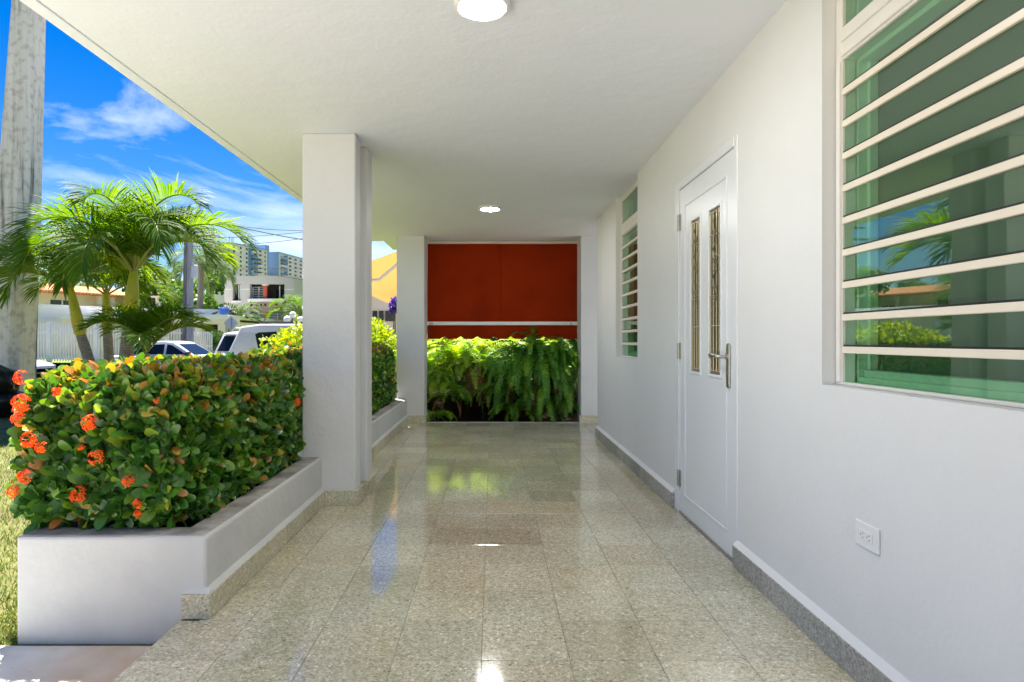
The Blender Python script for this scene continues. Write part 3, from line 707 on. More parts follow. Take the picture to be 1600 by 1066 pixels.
for j in range(ny+1):
    for i in range(nx+1):
        x = -1.25+9*i/nx; y = 8.30+4.2*j/ny; u_ = min(1,max(0,(y-9.0)/.6)); vs.append((x,y,-.045+.30*u_*u_*(3-2*u_)+(.02*math.sin(x*9+y*7)*min(1,j/3))))
pb_.add(vs, [(j*(nx+1)+i,j*(nx+1)+i+1,(j+1)*(nx+1)+i+1,(j+1)*(nx+1)+i) for j in range(ny) for i in range(nx)])
pb_.build('planting_bed', M['soil'], smooth=True)['kind'] = 'structure'
FK = dict(e=(66,-84), npin=34)  # tints below also paint the light: paler for sunlit ferns, darker for shaded
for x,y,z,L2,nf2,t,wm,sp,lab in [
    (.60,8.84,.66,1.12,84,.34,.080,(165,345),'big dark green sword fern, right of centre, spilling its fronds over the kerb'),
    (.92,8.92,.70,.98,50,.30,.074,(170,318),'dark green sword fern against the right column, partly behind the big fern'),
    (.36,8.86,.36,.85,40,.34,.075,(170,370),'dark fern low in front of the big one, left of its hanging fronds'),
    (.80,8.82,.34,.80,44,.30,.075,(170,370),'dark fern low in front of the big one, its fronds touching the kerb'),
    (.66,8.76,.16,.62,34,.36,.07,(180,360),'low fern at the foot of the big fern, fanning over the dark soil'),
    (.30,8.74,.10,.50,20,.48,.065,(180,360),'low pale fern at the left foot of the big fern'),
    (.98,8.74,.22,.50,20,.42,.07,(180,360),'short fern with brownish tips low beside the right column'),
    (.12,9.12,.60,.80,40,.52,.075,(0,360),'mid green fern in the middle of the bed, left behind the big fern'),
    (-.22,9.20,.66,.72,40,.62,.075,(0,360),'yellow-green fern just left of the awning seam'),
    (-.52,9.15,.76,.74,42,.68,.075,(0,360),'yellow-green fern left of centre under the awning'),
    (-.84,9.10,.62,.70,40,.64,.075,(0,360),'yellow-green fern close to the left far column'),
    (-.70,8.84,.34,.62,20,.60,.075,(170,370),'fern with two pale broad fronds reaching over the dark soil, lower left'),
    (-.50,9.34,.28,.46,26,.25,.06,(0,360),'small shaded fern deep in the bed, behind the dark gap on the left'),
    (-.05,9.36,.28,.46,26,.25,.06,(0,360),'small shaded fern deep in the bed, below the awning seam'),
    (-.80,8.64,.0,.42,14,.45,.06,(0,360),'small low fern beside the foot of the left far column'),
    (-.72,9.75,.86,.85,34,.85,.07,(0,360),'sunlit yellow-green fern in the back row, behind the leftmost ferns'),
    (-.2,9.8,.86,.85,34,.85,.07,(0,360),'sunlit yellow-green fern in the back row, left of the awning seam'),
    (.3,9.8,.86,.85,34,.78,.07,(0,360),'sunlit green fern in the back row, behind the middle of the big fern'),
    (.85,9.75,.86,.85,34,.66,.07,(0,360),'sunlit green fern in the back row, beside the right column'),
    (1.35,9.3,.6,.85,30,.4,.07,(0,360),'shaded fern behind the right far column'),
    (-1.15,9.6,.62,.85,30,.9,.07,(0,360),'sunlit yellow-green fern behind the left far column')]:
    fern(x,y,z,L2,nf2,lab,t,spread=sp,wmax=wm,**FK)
# ------------------------------------------------------------------ red awning
m, n, l, b = new_mat('red_canvas')
g = n.new('ShaderNodeNewGeometry'); t = n.new('ShaderNodeTexNoise'); t.inputs['Scale'].default_value = 2.2; t.inputs['Detail'].default_value = 8; l.new(g.outputs['Position'], t.inputs[0])
r_ = ramp(n, [(.25,(.30,.023,.002,1)),(.5,(.39,.034,.003,1)),(.75,(.43,.040,.003,1))]); l.new(t.outputs[0], r_.inputs[0]); l.new(r_.outputs[0], b.inputs['Base Color']); b.inputs['Roughness'].default_value = .8; b.inputs['Specular IOR Level'].default_value = .1
tr = n.new('ShaderNodeBsdfTranslucent'); l.new(r_.outputs[0], tr.inputs[0]); mx = n.new('ShaderNodeMixShader'); mx.inputs[0].default_value = .4
wv = n.new('ShaderNodeTexNoise'); wv.inputs['Scale'].default_value = 260; l.new(g.outputs['Position'], wv.inputs[0]); bp = n.new('ShaderNodeBump'); bp.inputs['Strength'].default_value = .15; l.new(wv.outputs[0], bp.inputs['Height']); l.new(bp.outputs[0], b.inputs['Normal'])
l.new(b.outputs[0], mx.inputs[1]); l.new(tr.outputs[0], mx.inputs[2]); l.new(mx.outputs[0], n['Material Output'].inputs[0]); M['canvas'] = m
aw = empty('awning', (.13,8.64,1.3), 0, 'red canvas drop awning with white front bar at the far end of the porch', 'awning')
ax0, ax1, AY = -.905, 1.165, 8.64
def cloth(x0, x1, z0, z1, y, nx, nz, notch=False):
    vs = []; 
    for side in (0,.004):
        for j in range(nz+1):
            for i in range(nx+1):
                x = x0+(x1-x0)*i/nx; z = z1+(z0-z1)*j/nz
                yy = y+side+.006*math.sin(x*5+z*2)+.004*math.sin(x*11-z*3)*(j/nz)
                if notch and j == nz and i % 4 == 0 and 0 < i < nx: z += .036
                vs.append((x,yy,z))
    k = (nx+1)*(nz+1); fs = []
    for j in range(nz):
        for i in range(nx):
            a = j*(nx+1)+i; fs += [(a,a+1,a+nx+2,a+nx+1),(k+a,k+a+nx+1,k+a+nx+2,k+a+1)]
    ring = [i for i in range(nx+1)]+[j*(nx+1)+nx for j in range(1,nz+1)]+[nz*(nx+1)+i for i in range(nx-1,-1,-1)]+[j*(nx+1) for j in range(nz-1,0,-1)]
    for a, c in zip(ring, ring[1:]+ring[:1]): fs.append((a,k+a,k+c,c))
    return MB().add(vs, fs)
cl = cloth(ax0+.008,ax1-.008,1.33,2.40,AY,30,20).build('canvas', M['canvas'], aw, smooth=True)
sm = MB(); sm.tube([(.105,AY-.004+.006*math.sin(.105*5+z*2)+.002,z) for z in np.linspace(1.33,2.40,12)], .004, 5); sm.build('seam', M['canvas'], cl)
cloth(ax0+.008,ax1-.008,1.095,1.285,AY+.01,36,4,True).build('valance', M['canvas'], aw)
MB().box(ax0,ax1,AY-.022,AY+.022,1.283,1.333).build('front_bar', M['plate'], aw, bevel=.008, seg=2)
MB().box(ax0+.0,ax1,AY-.03,AY+.03,2.398,2.432).build('head_box', mat('peach_head_rail', (.72,.58,.48,1), .5), aw, bevel=.005)
for xx in (ax0+.06, ax1-.11):
    MB().box(xx,xx+.03,AY-.028,AY-.022,1.292,1.318).build('latch', M['steel'], aw, bevel=.002)
MB().tube([(ax0+.06,AY-.03,1.312),(ax0+.045,AY-.035,1.29),(ax0+.055,AY-.03,1.22),(ax0+.05,AY-.03,1.16)], .004, 6).build('cord', M['black'], aw)

# ------------------------------------------------------------------ grass by the planter
gn = 46000
gx = -1.87-rng.random(gn)**1.5*4.2; gy = 2.46+rng.random(gn)**1.25*6.5
cl_ = np.sin(gx*5.1+1)*np.sin(gy*4.3)+.6*np.sin(gx*11+gy*9)+rng.normal(size=gn)*.5
kp = cl_ > -.75; gx, gy, cl_ = gx[kp], gy[kp], cl_[kp]; gn = len(gx)
gz = np.array([yard_z(a,b_) for a,b_ in zip(gx,gy)])
aa = rng.random(gn)*6.283; hh = .018+.028*rng.random(gn); ww = .0022+.002*rng.random(gn)
dx, dy = np.cos(aa), np.sin(aa); lean = hh*(.3+.9*rng.random(gn)); bb = rng.random(gn)*6.283
GV = np.empty((gn,3,3)); base = np.stack([gx,gy,gz],1)
GV[:,0] = base+np.stack([dx*ww,dy*ww,0*dx],1); GV[:,1] = base-np.stack([dx*ww,dy*ww,0*dx],1); GV[:,2] = base+np.stack([np.cos(bb)*lean,np.sin(bb)*lean,hh],1)
gt = np.repeat(np.clip(.45+.3*cl_/2+rng.normal(size=gn)*.2,0,1),3)
go = link('grass', tri_mesh('grass', GV.reshape(-1,3), np.arange(gn*3).reshape(-1,3), gt, False, leaf_mat('grass_blade', [(0,(.15,.12,.04,1)),(.4,(.12,.16,.026,1)),(1,(.08,.16,.022,1))], .6, .3)))
tag(go, 'short patchy yellow-green lawn grass beside the planter', 'grass', kind='stuff')

# ------------------------------------------------------------------ palms
def palm_frond(L_, leafL, e0, e1, nl, tint, droop=.35, sway=None, vee=.35, width=.016, t0=.16, bare=.0):
    V, F, T = [], [], []
    n_ = 22; p = np.zeros(3); pts = [p.copy()]; dirs = []; sway = rng.normal()*.25 if sway is None else sway
    for i in range(n_):
        t = (i+.5)/n_; e = e0+(e1-e0)*t**1.6; a = sway*t
        d = np.array([math.cos(e)*math.cos(a), math.cos(e)*math.sin(a), math.sin(e)]); p = p+d*L_/n_; pts.append(p.copy()); dirs.append(d)
    pts = np.array(pts); mb = MB(); 
    for k in range(nl):
        t = t0+(1-t0)*(k+.5)/nl; f = t*n_; i = min(n_-1,int(f)); c = pts[i]+(pts[i+1]-pts[i])*(f-i); d = dirs[i]
        s_ = np.cross(d,[0,0,1.]); s_ /= np.linalg.norm(s_)+1e-6; up = np.cross(s_,d)
        u = (t-t0)/(1-t0); ll = leafL*(.55+.45*min(1,u/.25))*(1-.55*max(0,u-.55)/.45)
        ang = R(68-50*u**1.3)
        for sg in (-1,1):
            l_ = ll*(.85+.3*rng.random()); q = s_*sg*math.sin(ang)+d*math.cos(ang)+up*(vee+rng.normal()*.16); q /= np.linalg.norm(q)
            wd = np.cross(q,up); wd /= np.linalg.norm(wd)+1e-6; wd = wd*width*(.8+.4*rng.random())
            wd = wd*math.cos(.6)+up*np.linalg.norm(wd)*math.sin(.6)*sg*.7
            q2 = q+np.array([0,0,-droop*(.5+rng.random())]); q2 /= np.linalg.norm(q2); q3 = q2+np.array([0,0,-droop*1.3]); q3 /= np.linalg.norm(q3)
            a = c; b_ = a+q*l_*.38; e_ = b_+q2*l_*.34; g2 = e_+q3*l_*.28; b0 = len(V)
            V += [a-wd*.35,a+wd*.35,b_-wd*.6,b_+wd*.6,e_-wd*.42,e_+wd*.42,g2]
            F += [(b0,b0+1,b0+3),(b0,b0+3,b0+2),(b0+2,b0+3,b0+5),(b0+2,b0+5,b0+4),(b0+4,b0+5,b0+6)]; T += [tint+rng.normal()*.12]*7
    me = tri_mesh('frond', np.array(V), F, np.clip(T,0,1), True, None)
    rm = MB().tube(pts, [.016*(1-.85*i/n_)*L_/1.3+.0015 for i in range(n_+1)], 6).mesh('rachis', smooth=True)
    return me, rm

def palm(name, base, crown, r0, r1, shaft, L_, leafL, nf, label, group, mt=None, tint=.45, droop=.35, nl=46, azs=None, e0s=(20,82), e1=-45, width=.016, trunkmat=None, bend=.1, vee=.35):
    base, crown = Vector(base), Vector(crown); mt = mt or M['palm']
    root = empty(name, base, 0, label, 'palm tree', group)
    d = crown-base; top = crown-d.normalized()*shaft if shaft else crown
    pts = []; k = 9
    for i in range(k):
        t = i/(k-1); p = base.lerp(top,t); p.x += bend*math.sin(math.pi*t)*.5; pts.append(p)
    tr_ = MB().tube([p-base for p in pts], [r0+(r1-r0)*(i/(k-1))**.7+(.025*r0/.08 if i == 0 else 0)+(.003 if i % 2 else 0) for i in range(k)], 14)
    tr_.build('trunk', trunkmat or M['bark'], root, smooth=True, world=False)
    if shaft:
        sp = [top.lerp(crown,t)-base for t in (0,.1,.3,.55,.8,1.0,1.08)]
        MB().tube(sp, [r1*1.02,r1*1.22,r1*1.25,r1*1.05,r1*.85,r1*.7,r1*.45], 14).build('crownshaft', M['shaft'], root, smooth=True, world=False)
    for i in range(nf):
        az = (azs[i] if azs and i < len(azs) else i*137.5+random.uniform(-14,14))
        lev = i/(max(1,nf-1)); e0 = e0s[1]+(e0s[0]-e0s[1])*lev+random.uniform(-6,6)
        me, rm = palm_frond(L_*random.uniform(.88,1.08), leafL, R(e0), R(e1+random.uniform(-18,14)-20*lev), nl, tint+random.uniform(-.15,.18), droop, width=width, vee=vee)
        me.materials.append(mt); rm.materials.append(M['rachis'])
        o = link('frond', me, root, crown-base); o.rotation_euler = (0,0,R(az))
        link('rachis', rm, o)
    return root
gp = 'palms on the lawn behind the hedge'
def pb(u, v, Y, z): p = P(u,v,Y); return (p.x,p.y,z)
palm('christmas_palm', pb(190,560,9.9,-.28), P(209,428,9.9), .125,.094,.72,1.98,.70,16,'tallest palm of the clump, with a thick yellow-orange crownshaft',gp,tint=.5,nl=74,bend=-.03,e0s=(46,88),e1=-52,droop=.26,width=.023)
palm('christmas_palm', pb(158,560,10.4,-.3), P(110,452,10.4), .108,.074,.78,1.62,.60,13,'palm with a slim leaning trunk, leftmost of the clump beside the concrete pole',gp,tint=.52,nl=66,bend=.10,e0s=(38,88),e1=-62,droop=.28,width=.022)
palm('christmas_palm', pb(172,560,11.9,-.3), P(166,462,11.9), .098,.076,.62,1.45,.56,9,'palm with a greyish straight trunk, standing between the two front palms',gp,tint=.42,nl=54,bend=.03,e0s=(36,88),e1=-50,droop=.3,width=.022)
palm('christmas_palm', pb(236,560,9.0,-.25), P(228,553,9.0), .062,.048,.0,1.02,.40,11,'short young palm with no visible trunk, to the right of the tallest palm',gp,tint=.55,nl=52,bend=.0,e0s=(44,88),e1=-18,droop=.2,width=.020)

# ------------------------------------------------------------------ concrete utility pole at the left edge
m, n, l, b = new_mat('stained_concrete_pole')
tcn = n.new('ShaderNodeTexCoord'); mpn = n.new('ShaderNodeMapping'); mpn.inputs['Scale'].default_value = (5,5,.22); l.new(tcn.outputs['Object'], mpn.inputs[0])
t = n.new('ShaderNodeTexNoise'); t.inputs['Scale'].default_value = 1.5; t.inputs['Detail'].default_value = 9; t.inputs['Roughness'].default_value = .68; l.new(mpn.outputs[0], t.inputs[0])
r_ = ramp(n, [(.34,'#3a3836'),(.40,'#99958f'),(.46,'#cfcac1'),(.7,'#e4e0d9')]); l.new(t.outputs[0], r_.inputs[0])
t2 = n.new('ShaderNodeTexNoise'); t2.inputs['Scale'].default_value = 9; t2.inputs['Detail'].default_value = 6; l.new(tcn.outputs['Object'], t2.inputs[0]); r2 = ramp(n, [(.33,(.55,.52,.48,1)),(.5,(1,1,1,1))]); l.new(t2.outputs[0], r2.inputs[0])
mm = n.new('ShaderNodeMix'); mm.data_type = 'RGBA'; mm.blend_type = 'MULTIPLY'; mm.inputs[0].default_value = .6; l.new(r_.outputs[0], mm.inputs[6]); l.new(r2.outputs[0], mm.inputs[7]); l.new(mm.outputs[2], b.inputs['Base Color']); b.inputs['Roughness'].default_value = .9
M['pole'] = m
KP = 11.3/9
up = empty('utility_pole', (-6.93*KP,11.3,-.4), 0, 'thick stained concrete utility pole at the left edge behind the palms', 'utility pole')
pv = MB(); rings = []
for z, cx, w_ in [(-.4,-6.945,.58),(.82,-6.885,.52),(2.9,-6.77,.45),(5.75,-6.626,.347),(9.5,-6.44,.26)]:
    h = w_/2; c = h*.62
    w_ *= KP; h = w_/2; c = h*.62; cx *= KP; z = EYE+(z-EYE)*KP
    rings.append([(cx+a,11.3+b_,z) for a,b_ in [(-h,-c),(-c,-h),(c,-h),(h,-c),(h,c),(c,h),(-c,h),(-h,c)]])
vs = [q for r2_ in rings for q in r2_]
pv.add(vs, [(i*8+k,i*8+(k+1)%8,(i+1)*8+(k+1)%8,(i+1)*8+k) for i in range(4) for k in range(8)]+[tuple(range(32,40))])
pv.build('shaft', M['pole'], up, bevel=.01)
# black bags
M['bag'] = mat('black_plastic_bag', (.010,.010,.011,1), .30, 0, .35)
def bag(c, r, h, label):
    root = None; me = []
    bm = bmesh.new(); bmesh.ops.create_uvsphere(bm, u_segments=36, v_segments=24, radius=1)
    for v_ in bm.verts:
        a = math.atan2(v_.co.y,v_.co.x); z = v_.co.z
        k = 1+.05*math.sin(a*7+z*5+c[0])+.045*math.sin(a*13-z*9)+.03*math.sin(a*23+z*3)
        pinch = 1 if z < .5 else max(.10, 1-1.7*(z-.5))
        v_.co = Vector((math.cos(a)*math.sqrt(max(0,1-z*z))*r*k*pinch*1.1, math.sin(a)*math.sqrt(max(0,1-z*z))*r*k*pinch*1.1, max(z,-.8)*h*(1+.03*math.sin(a*9))))
    for f_ in bm.faces: f_.smooth = True
    me = bpy.data.meshes.new('garbage_bag'); bm.to_mesh(me); bm.free(); me.materials.append(M['bag'])
    o = link('garbage_bag', me, None, c); tag(o, label, 'garbage bag', 'black garbage bags by the pole')
bag((-7.97,10.1,.42),.29,.30,'black garbage bag on top of the pile by the concrete pole')
bag((-7.98,10.15,.08),.34,.28,'black garbage bag at the bottom of the pile by the pole, nearest the hedge')
bag((-8.7,10.3,.12),.38,.33,'black garbage bag on the ground at the left photo edge')

# ------------------------------------------------------------------ cars
M['tyre'] = mat('tyre_rubber', (.02,.02,.02,1), .8); M['rimm'] = mat('alloy_rim', (.55,.56,.57,1), .3, .9)
M['carw'] = mat('white_car_paint', (.56,.57,.59,1), .25); M['cars'] = mat('silver_car_paint', (.45,.46,.48,1), .25, .5)
M['cglass'] = mat('car_window', (.012,.014,.016,1), .10, 0, .3); M['chrome'] = mat('clear_headlamp', (.6,.62,.65,1), .15, .6); M['tail'] = mat('tail_lamp', (.35,.02,.015,1), .2)
def car(name, label, cat, loc, rz, L_, W, H, kind, paint, group='cars parked along the street'):
    root = empty(name, loc, rz, label, cat, group); hw = W/2; h = L_/2
    if kind == 'suv':
        st = [(-h,.45,.92,.90),(-h+.08,.30,1.02,.96),(-h+.5,.24,1.04,1),(0,.24,1.03,1),(h-1.25,.24,1.02,1),(h-.9,.24,1.02,.99),(h-.25,.28,.92,.95),(h,.40,.80,.86)]
        gh = [(-h+.12,1.0),(-h+.42,H-.06),(-h+.9,H),(-.1,H),(h-2.1,H-.05),(h-1.1,1.0)]
        wins = [[(-h+.92,1.12),(-h+.78,H-.24),(-h+.88,H-.19),(-h+1.32,H-.17),(-h+1.32,1.10)],[(-h+1.42,1.10),(-h+1.42,H-.16),(-.12,H-.15),(-.12,1.10)],[(-.04,1.10),(-.04,H-.15),(h-2.12,H-.19),(h-1.42,1.10)]]
    else:
        st = [(-h,.42,.80,.88),(-h+.12,.28,.95,.95),(-h+.7,.22,.97,1),(0,.22,.93,1),(h-1.2,.22,.90,1),(h-.7,.22,.84,.98),(h-.2,.25,.72,.92),(h,.36,.62,.82)]
        gh = [(-h+.45,.93),(-h+1.25,H-.04),(-.2,H),(h-2.1,H-.04),(h-1.15,.90)]
        wins = [[(-h+.85,.98),(-h+1.32,H-.14),(-.12,H-.11),(-.12,.98)],[(-.05,.98),(-.05,H-.11),(h-2.14,H-.15),(h-1.5,.98)]]
    mb = MB(); vs = []; k = 10
    for x, zb, zt, f_ in st:
        w_ = hw*f_
        vs += [(x,-w_*.94,zb),(x,-w_,zb+.12),(x,-w_,zt-.22),(x,-w_*.97,zt-.06),(x,-w_*.88,zt),(x,w_*.88,zt),(x,w_*.97,zt-.06),(x,w_,zt-.22),(x,w_,zb+.12),(x,w_*.94,zb)]
    ns = len(st)
    fs = [(i*k+j,i*k+(j+1)%k,(i+1)*k+(j+1)%k,(i+1)*k+j) for i in range(ns-1) for j in range(k)]+[tuple(range(k)),tuple(range((ns-1)*k,ns*k))]
    body = mb.add(vs,fs).build('body', paint, root, smooth=True, world=False, bevel=.03, seg=2, angle=40)
    zb_ = gh[0][1]; wb, wr = hw*.92, hw*.74
    def yw(z): return wb+(wr-wb)*(z-zb_)/(H-zb_)
    vs = [(x,-yw(z),z) for x,z in gh]+[(x,yw(z),z) for x,z in gh]; n2 = len(gh)
    fs = [tuple(range(n2)),tuple(range(2*n2-1,n2-1,-1))]+[(i,n2+i,n2+(i+1)%n2,(i+1)%n2) for i in range(n2)]
    MB().add(vs,fs).build('cabin', paint, root, smooth=True, world=False, bevel=.05, seg=3, angle=25)
    for poly in wins:
        for sg in (-1,1):
            vs = [(x,sg*(yw(z)+.006),z) for x,z in poly]+[(x,sg*(yw(z)-.03),z) for x,z in poly]; n3 = len(poly)
            MB().add(vs,[tuple(range(n3)),tuple(range(2*n3-1,n3-1,-1))]+[(i,n3+i,n3+(i+1)%n3,(i+1)%n3) for i in range(n3)]).build('side_window', M['cglass'], root, world=False, bevel=.02, angle=50)
    def screen(a, c, nm, sg):
        (xa,za),(xc,zc) = a,c; pa, pc = Vector((xa,0,za)), Vector((xc,0,zc)); d = pc-pa; nrm = Vector((sg*abs(d.z),0,abs(d.x))).normalized()
        q0, q1 = pa+d*.14+nrm*.006, pa+d*.86+nrm*.006
        vs = []
        for q,dd in ((q0,0),(q1,0)):
            w_ = yw(q.z)-.10; vs += [(q.x,-w_,q.z),(q.x,w_,q.z)]
        vs += [tuple(Vector(v_)-nrm*.03) for v_ in vs]
        MB().add(vs,[(0,1,3,2),(4,6,7,5),(0,4,5,1),(1,5,7,3),(3,7,6,2),(2,6,4,0)]).build(nm, M['cglass'], root, world=False)
    screen(gh[-1], gh[-2], 'windshield', 1); screen(gh[0], gh[1], 'rear_window', -1)
    rw = .36 if kind == 'suv' else .32
    for wx in (-h+.85, h-.88):
        for sg in (-1,1):
            y0 = sg*(hw-.20); y1 = sg*(hw+.012)
            MB().lathe([(rw*.6,y0),(rw*.97,y0+sg*.01),(rw,y0+sg*.05),(rw,y1-sg*.04),(rw*.93,y1),(rw*.68,y1-sg*.012)], (wx,0,rw), 28, 'y').build('wheel', M['tyre'], root, smooth=True, world=False)
            rim = MB().lathe([(rw*.66,y1-sg*.03),(rw*.66,y1-sg*.008),(rw*.6,y1-sg*.012)], (wx,0,rw), 24, 'y')
            for q in range(5):
                a = q*2*math.pi/5+.3; rim.tube([(wx,y1-sg*.004,rw),(wx+math.cos(a)*rw*.62,y1-sg*.006,rw+math.sin(a)*rw*.62)], .035, 6)
            rim.build('rim', M['rimm'], root, world=False)
            MB().lathe([(rw+.06,sg*(hw-.25)),(rw+.06,sg*(hw+.004))], (wx,0,rw+.01), 28, 'y').build('wheel_arch', M['black'], root, world=False)
    for sg in (-1,1):
        MB().box(h-.32,h-.05,min(sg*hw*.60,sg*hw*.93),max(sg*hw*.60,sg*hw*.93),st[-2][2]-.22,st[-2][2]-.08).build('headlight', M['chrome'], root, world=False, bevel=.02)
        MB().box(-h-.005,-h+.16,min(sg*hw*.70,sg*hw*.95),max(sg*hw*.70,sg*hw*.95),.70,.90).build('tail_light', M['tail'], root, world=False, bevel=.02)
        MB().box(gh[-1][0]-.32,gh[-1][0]-.16,min(sg*(hw*.95),sg*(hw+.18)),max(sg*(hw*.95),sg*(hw+.18)),zb_+.02,zb_+.17).build('side_mirror', M['black'] if kind != 'suv' else paint, root, world=False, bevel=.03)
    if kind == 'suv':
        for sg in (-1,1): MB().tube([(-h+.8,sg*wr*.86,H+.01),(-h+.85,sg*wr*.86,H+.05),(h-2.2,sg*wr*.86,H+.03),(h-2.15,sg*wr*.86,H-.01)], .018, 6).build('roof_rail', M['black'], root, world=False)
        MB().box(-h+.26,-h+.50,-wr*.86,wr*.86,H-.115,H-.075).build('spoiler', paint, root, world=False, bevel=.02)
    return root
p = P(366,545,15.6)
car('parked_suv','white SUV with roof rails, side on behind the yellow shrub','suv',(p.x+2.4,15.7,ground_z(-5,15)),0,4.85,1.95,1.84,'suv',M['carw'])
car('parked_suv','white hatchback seen from the back, its dark rear window left of the big SUV','suv',(-7.75,22.2,ground_z(-8,22)),R(75),4.3,1.8,1.74,'suv',M['carw'])
car('parked_car','white sedan with black mirror, in front of the white gate','car',(-12.2,24.5,ground_z(-12,24)),R(-4),4.6,1.8,1.50,'sedan',M['carw'])
car('parked_car','white car at the left edge, only its front wheel showing past the pole','car',(-23.0,29.3,ground_z(-22,29)-.02),0,4.4,1.75,1.46,'sedan',M['carw'])

# ------------------------------------------------------------------ street furniture
M['galv'] = mat('galvanised_steel', (.40,.43,.45,1), .45, .6); M['signback'] = mat('sign_back', (.48,.50,.51,1), .5, .3)
c = P(360,505,30); sg_ = empty('road_sign', (c.x,30,ground_z(c.x,30)), 0, 'diamond road sign on a post, seen from its grey back', 'road sign')
MB().tube([(c.x,30.02,ground_z(c.x,30)),(c.x,30.02,c.z+.25)], .04, 8).build('post', M['galv'], sg_)
d = .36; MB().prism([(c.x-d,c.z),(c.x,c.z-d),(c.x+d,c.z),(c.x,c.z+d)], 'y', 30.06, 30.075).build('plate', M['signback'], sg_)
M['globe'] = mat('white_globe', (.85,.85,.85,1), .3)
c = P(456,499,19); gl = empty('globe_lamp', (c.x,19,-.3), 0, 'lamp post with three white globes behind the white SUV', 'street lamp')
MB().tube([(c.x,19,-.4),(c.x,19,c.z-.05)], .035, 8).build('post', M['black'], gl)
arm = MB()
for (u,v,r) in [(457.5,492,5.2),(449,499.5,6),(469.5,500,5.4)]:
    q = P(u,v,19); bm = bmesh.new(); bmesh.ops.create_icosphere(bm, subdivisions=3, radius=r*19/FPX)
    for f_ in bm.faces: f_.smooth = True
    me = bpy.data.meshes.new('globe'); bm.to_mesh(me); bm.free(); me.materials.append(M['globe']); link('globe', me, gl, q-gl.location)
    arm.tube([(c.x,19,c.z-.25),(q.x,q.y,q.z-.1)], .015, 6)
arm.build('arm', M['black'], gl)
M['wood'] = noisy('weathered_wood_pole', [(.3,'#5f5c59'),(.7,'#8f8b86')], 3, .9, stretch=(6,6,.5)); M['cpole'] = noisy('pale_concrete_pole', [(.3,'#8d8c8c'),(.7,'#b3b2b2')], 3, .9, stretch=(4,4,.5))
a = P(289,500,31); q = empty('utility_pole', (a.x,31,-.6), 0, 'dark wooden utility pole beyond the palms, left of the pale one', 'utility pole')
MB().tube([(a.x,31,-.6),(a.x+.1,31,6.3)], [.17,.13], 10).build('shaft', M['wood'], q)
MB().box(a.x-.9,a.x+.9,30.8,30.84,5.9,6.0).build('crossarm', M['wood'], q)
a = P(297,500,30); q = empty('utility_pole', (a.x,30,-.6), 0, 'pale utility pole carrying a transformer, right of the wooden one', 'utility pole')
MB().tube([(a.x,30,-.6),(a.x+.02,30,6.75)], [.17,.12], 10).build('shaft', M['cpole'], q)
tz = P(300,424,30); MB().lathe([(.12,tz.z-.32),(.16,tz.z-.30),(.16,tz.z+.26),(.13,tz.z+.3)], (tz.x+.12,30,0), 16).build('transformer', mat('grey_transformer', (.6,.61,.62,1), .4), q)
MB().box(a.x-.8,a.x+.8,29.80,29.84,6.3,6.4).build('crossarm', M['wood'], q)
# power lines
M['wire'] = mat('black_cable', (.02,.02,.02,1), .6)
def wire(p0, p1, sag, label, r=.02):
    p0, p1 = Vector(p0), Vector(p1); pts = [p0.lerp(p1,t)-Vector((0,0,4*sag*t*(1-t))) for t in np.linspace(0,1,25)]
    o = MB().tube(pts, r, 5).build('power_line', M['wire']); tag(o, label, 'power line', 'overhead power lines')
wire(P(285,330,31), P(560,385,31), .25, 'overhead cable running over the street, thickest of the lines', .026)
wire(P(286,338,30), P(600,352,30), .45, 'overhead cable, the topmost of the lines left of the columns', .016)
wire(P(330,372,30), P(620,340,30), .2, 'thin overhead cable rising to the right across the other lines', .014)
wire(P(300,385,30), P(560,358,30), .2, 'thin overhead cable just above the high-rise roof', .014)
wire(P(287,398,31), P(600,455,36), .2, 'thin overhead cable sloping down in front of the high-rise', .014)
wire(P(287,408,31), P(560,418,31), .2, 'thin overhead cable crossing level before the blue balconies', .012)
wire(P(-60,262,16), P(289,372,31), .6, 'overhead cable from the left edge to the wooden pole, above the palms', .016)

# ------------------------------------------------------------------ buildings
M['whitewall'] = noisy('white_house_wall', [(.3,(.68,.69,.71,1)),(.7,(.76,.77,.78,1))], .8, .8)
M['cream'] = noisy('cream_wall', [(.3,'#dccbb0'),(.7,'#e6d9c2')], .8, .85); M['pink'] = noisy('pale_pink_wall', [(.3,'#cbb9b0'),(.7,'#d9c9c1')], .8, .85)
M['greywall'] = noisy('grey_stucco', [(.3,'#bdb6ad'),(.7,'#c9c2b9')], .6, .85); M['taupe'] = noisy('taupe_band', [(.3,'#8c7b70'),(.7,'#9a897d')], .8, .85)
M['coral'] = mat('coral_paint', '#c9553f', .6); M['trimw'] = mat('white_trim', (.72,.72,.70,1), .6); M['wdark'] = mat('dark_window', (.03,.032,.035,1), .15)
M['clay'] = noisy('clay_roof', [(.3,'#b4693f'),(.5,'#cc8455'),(.75,'#d9a37c')], 6, .85, .5, 12)
M['grille'] = mat('white_grille', (.6,.6,.6,1), .5); M['bluebalc'] = mat('blue_balcony', '#5d86b5', .6); M['bluewall'] = noisy('pale_blue_wall', [(.3,'#8ea6c9'),(.7,'#9bb2d2')], .05, .8)
M['hwall'] = noisy('tower_wall', [(.3,'#d8d0d0'),(.7,'#e3dcdb')], .05, .85)

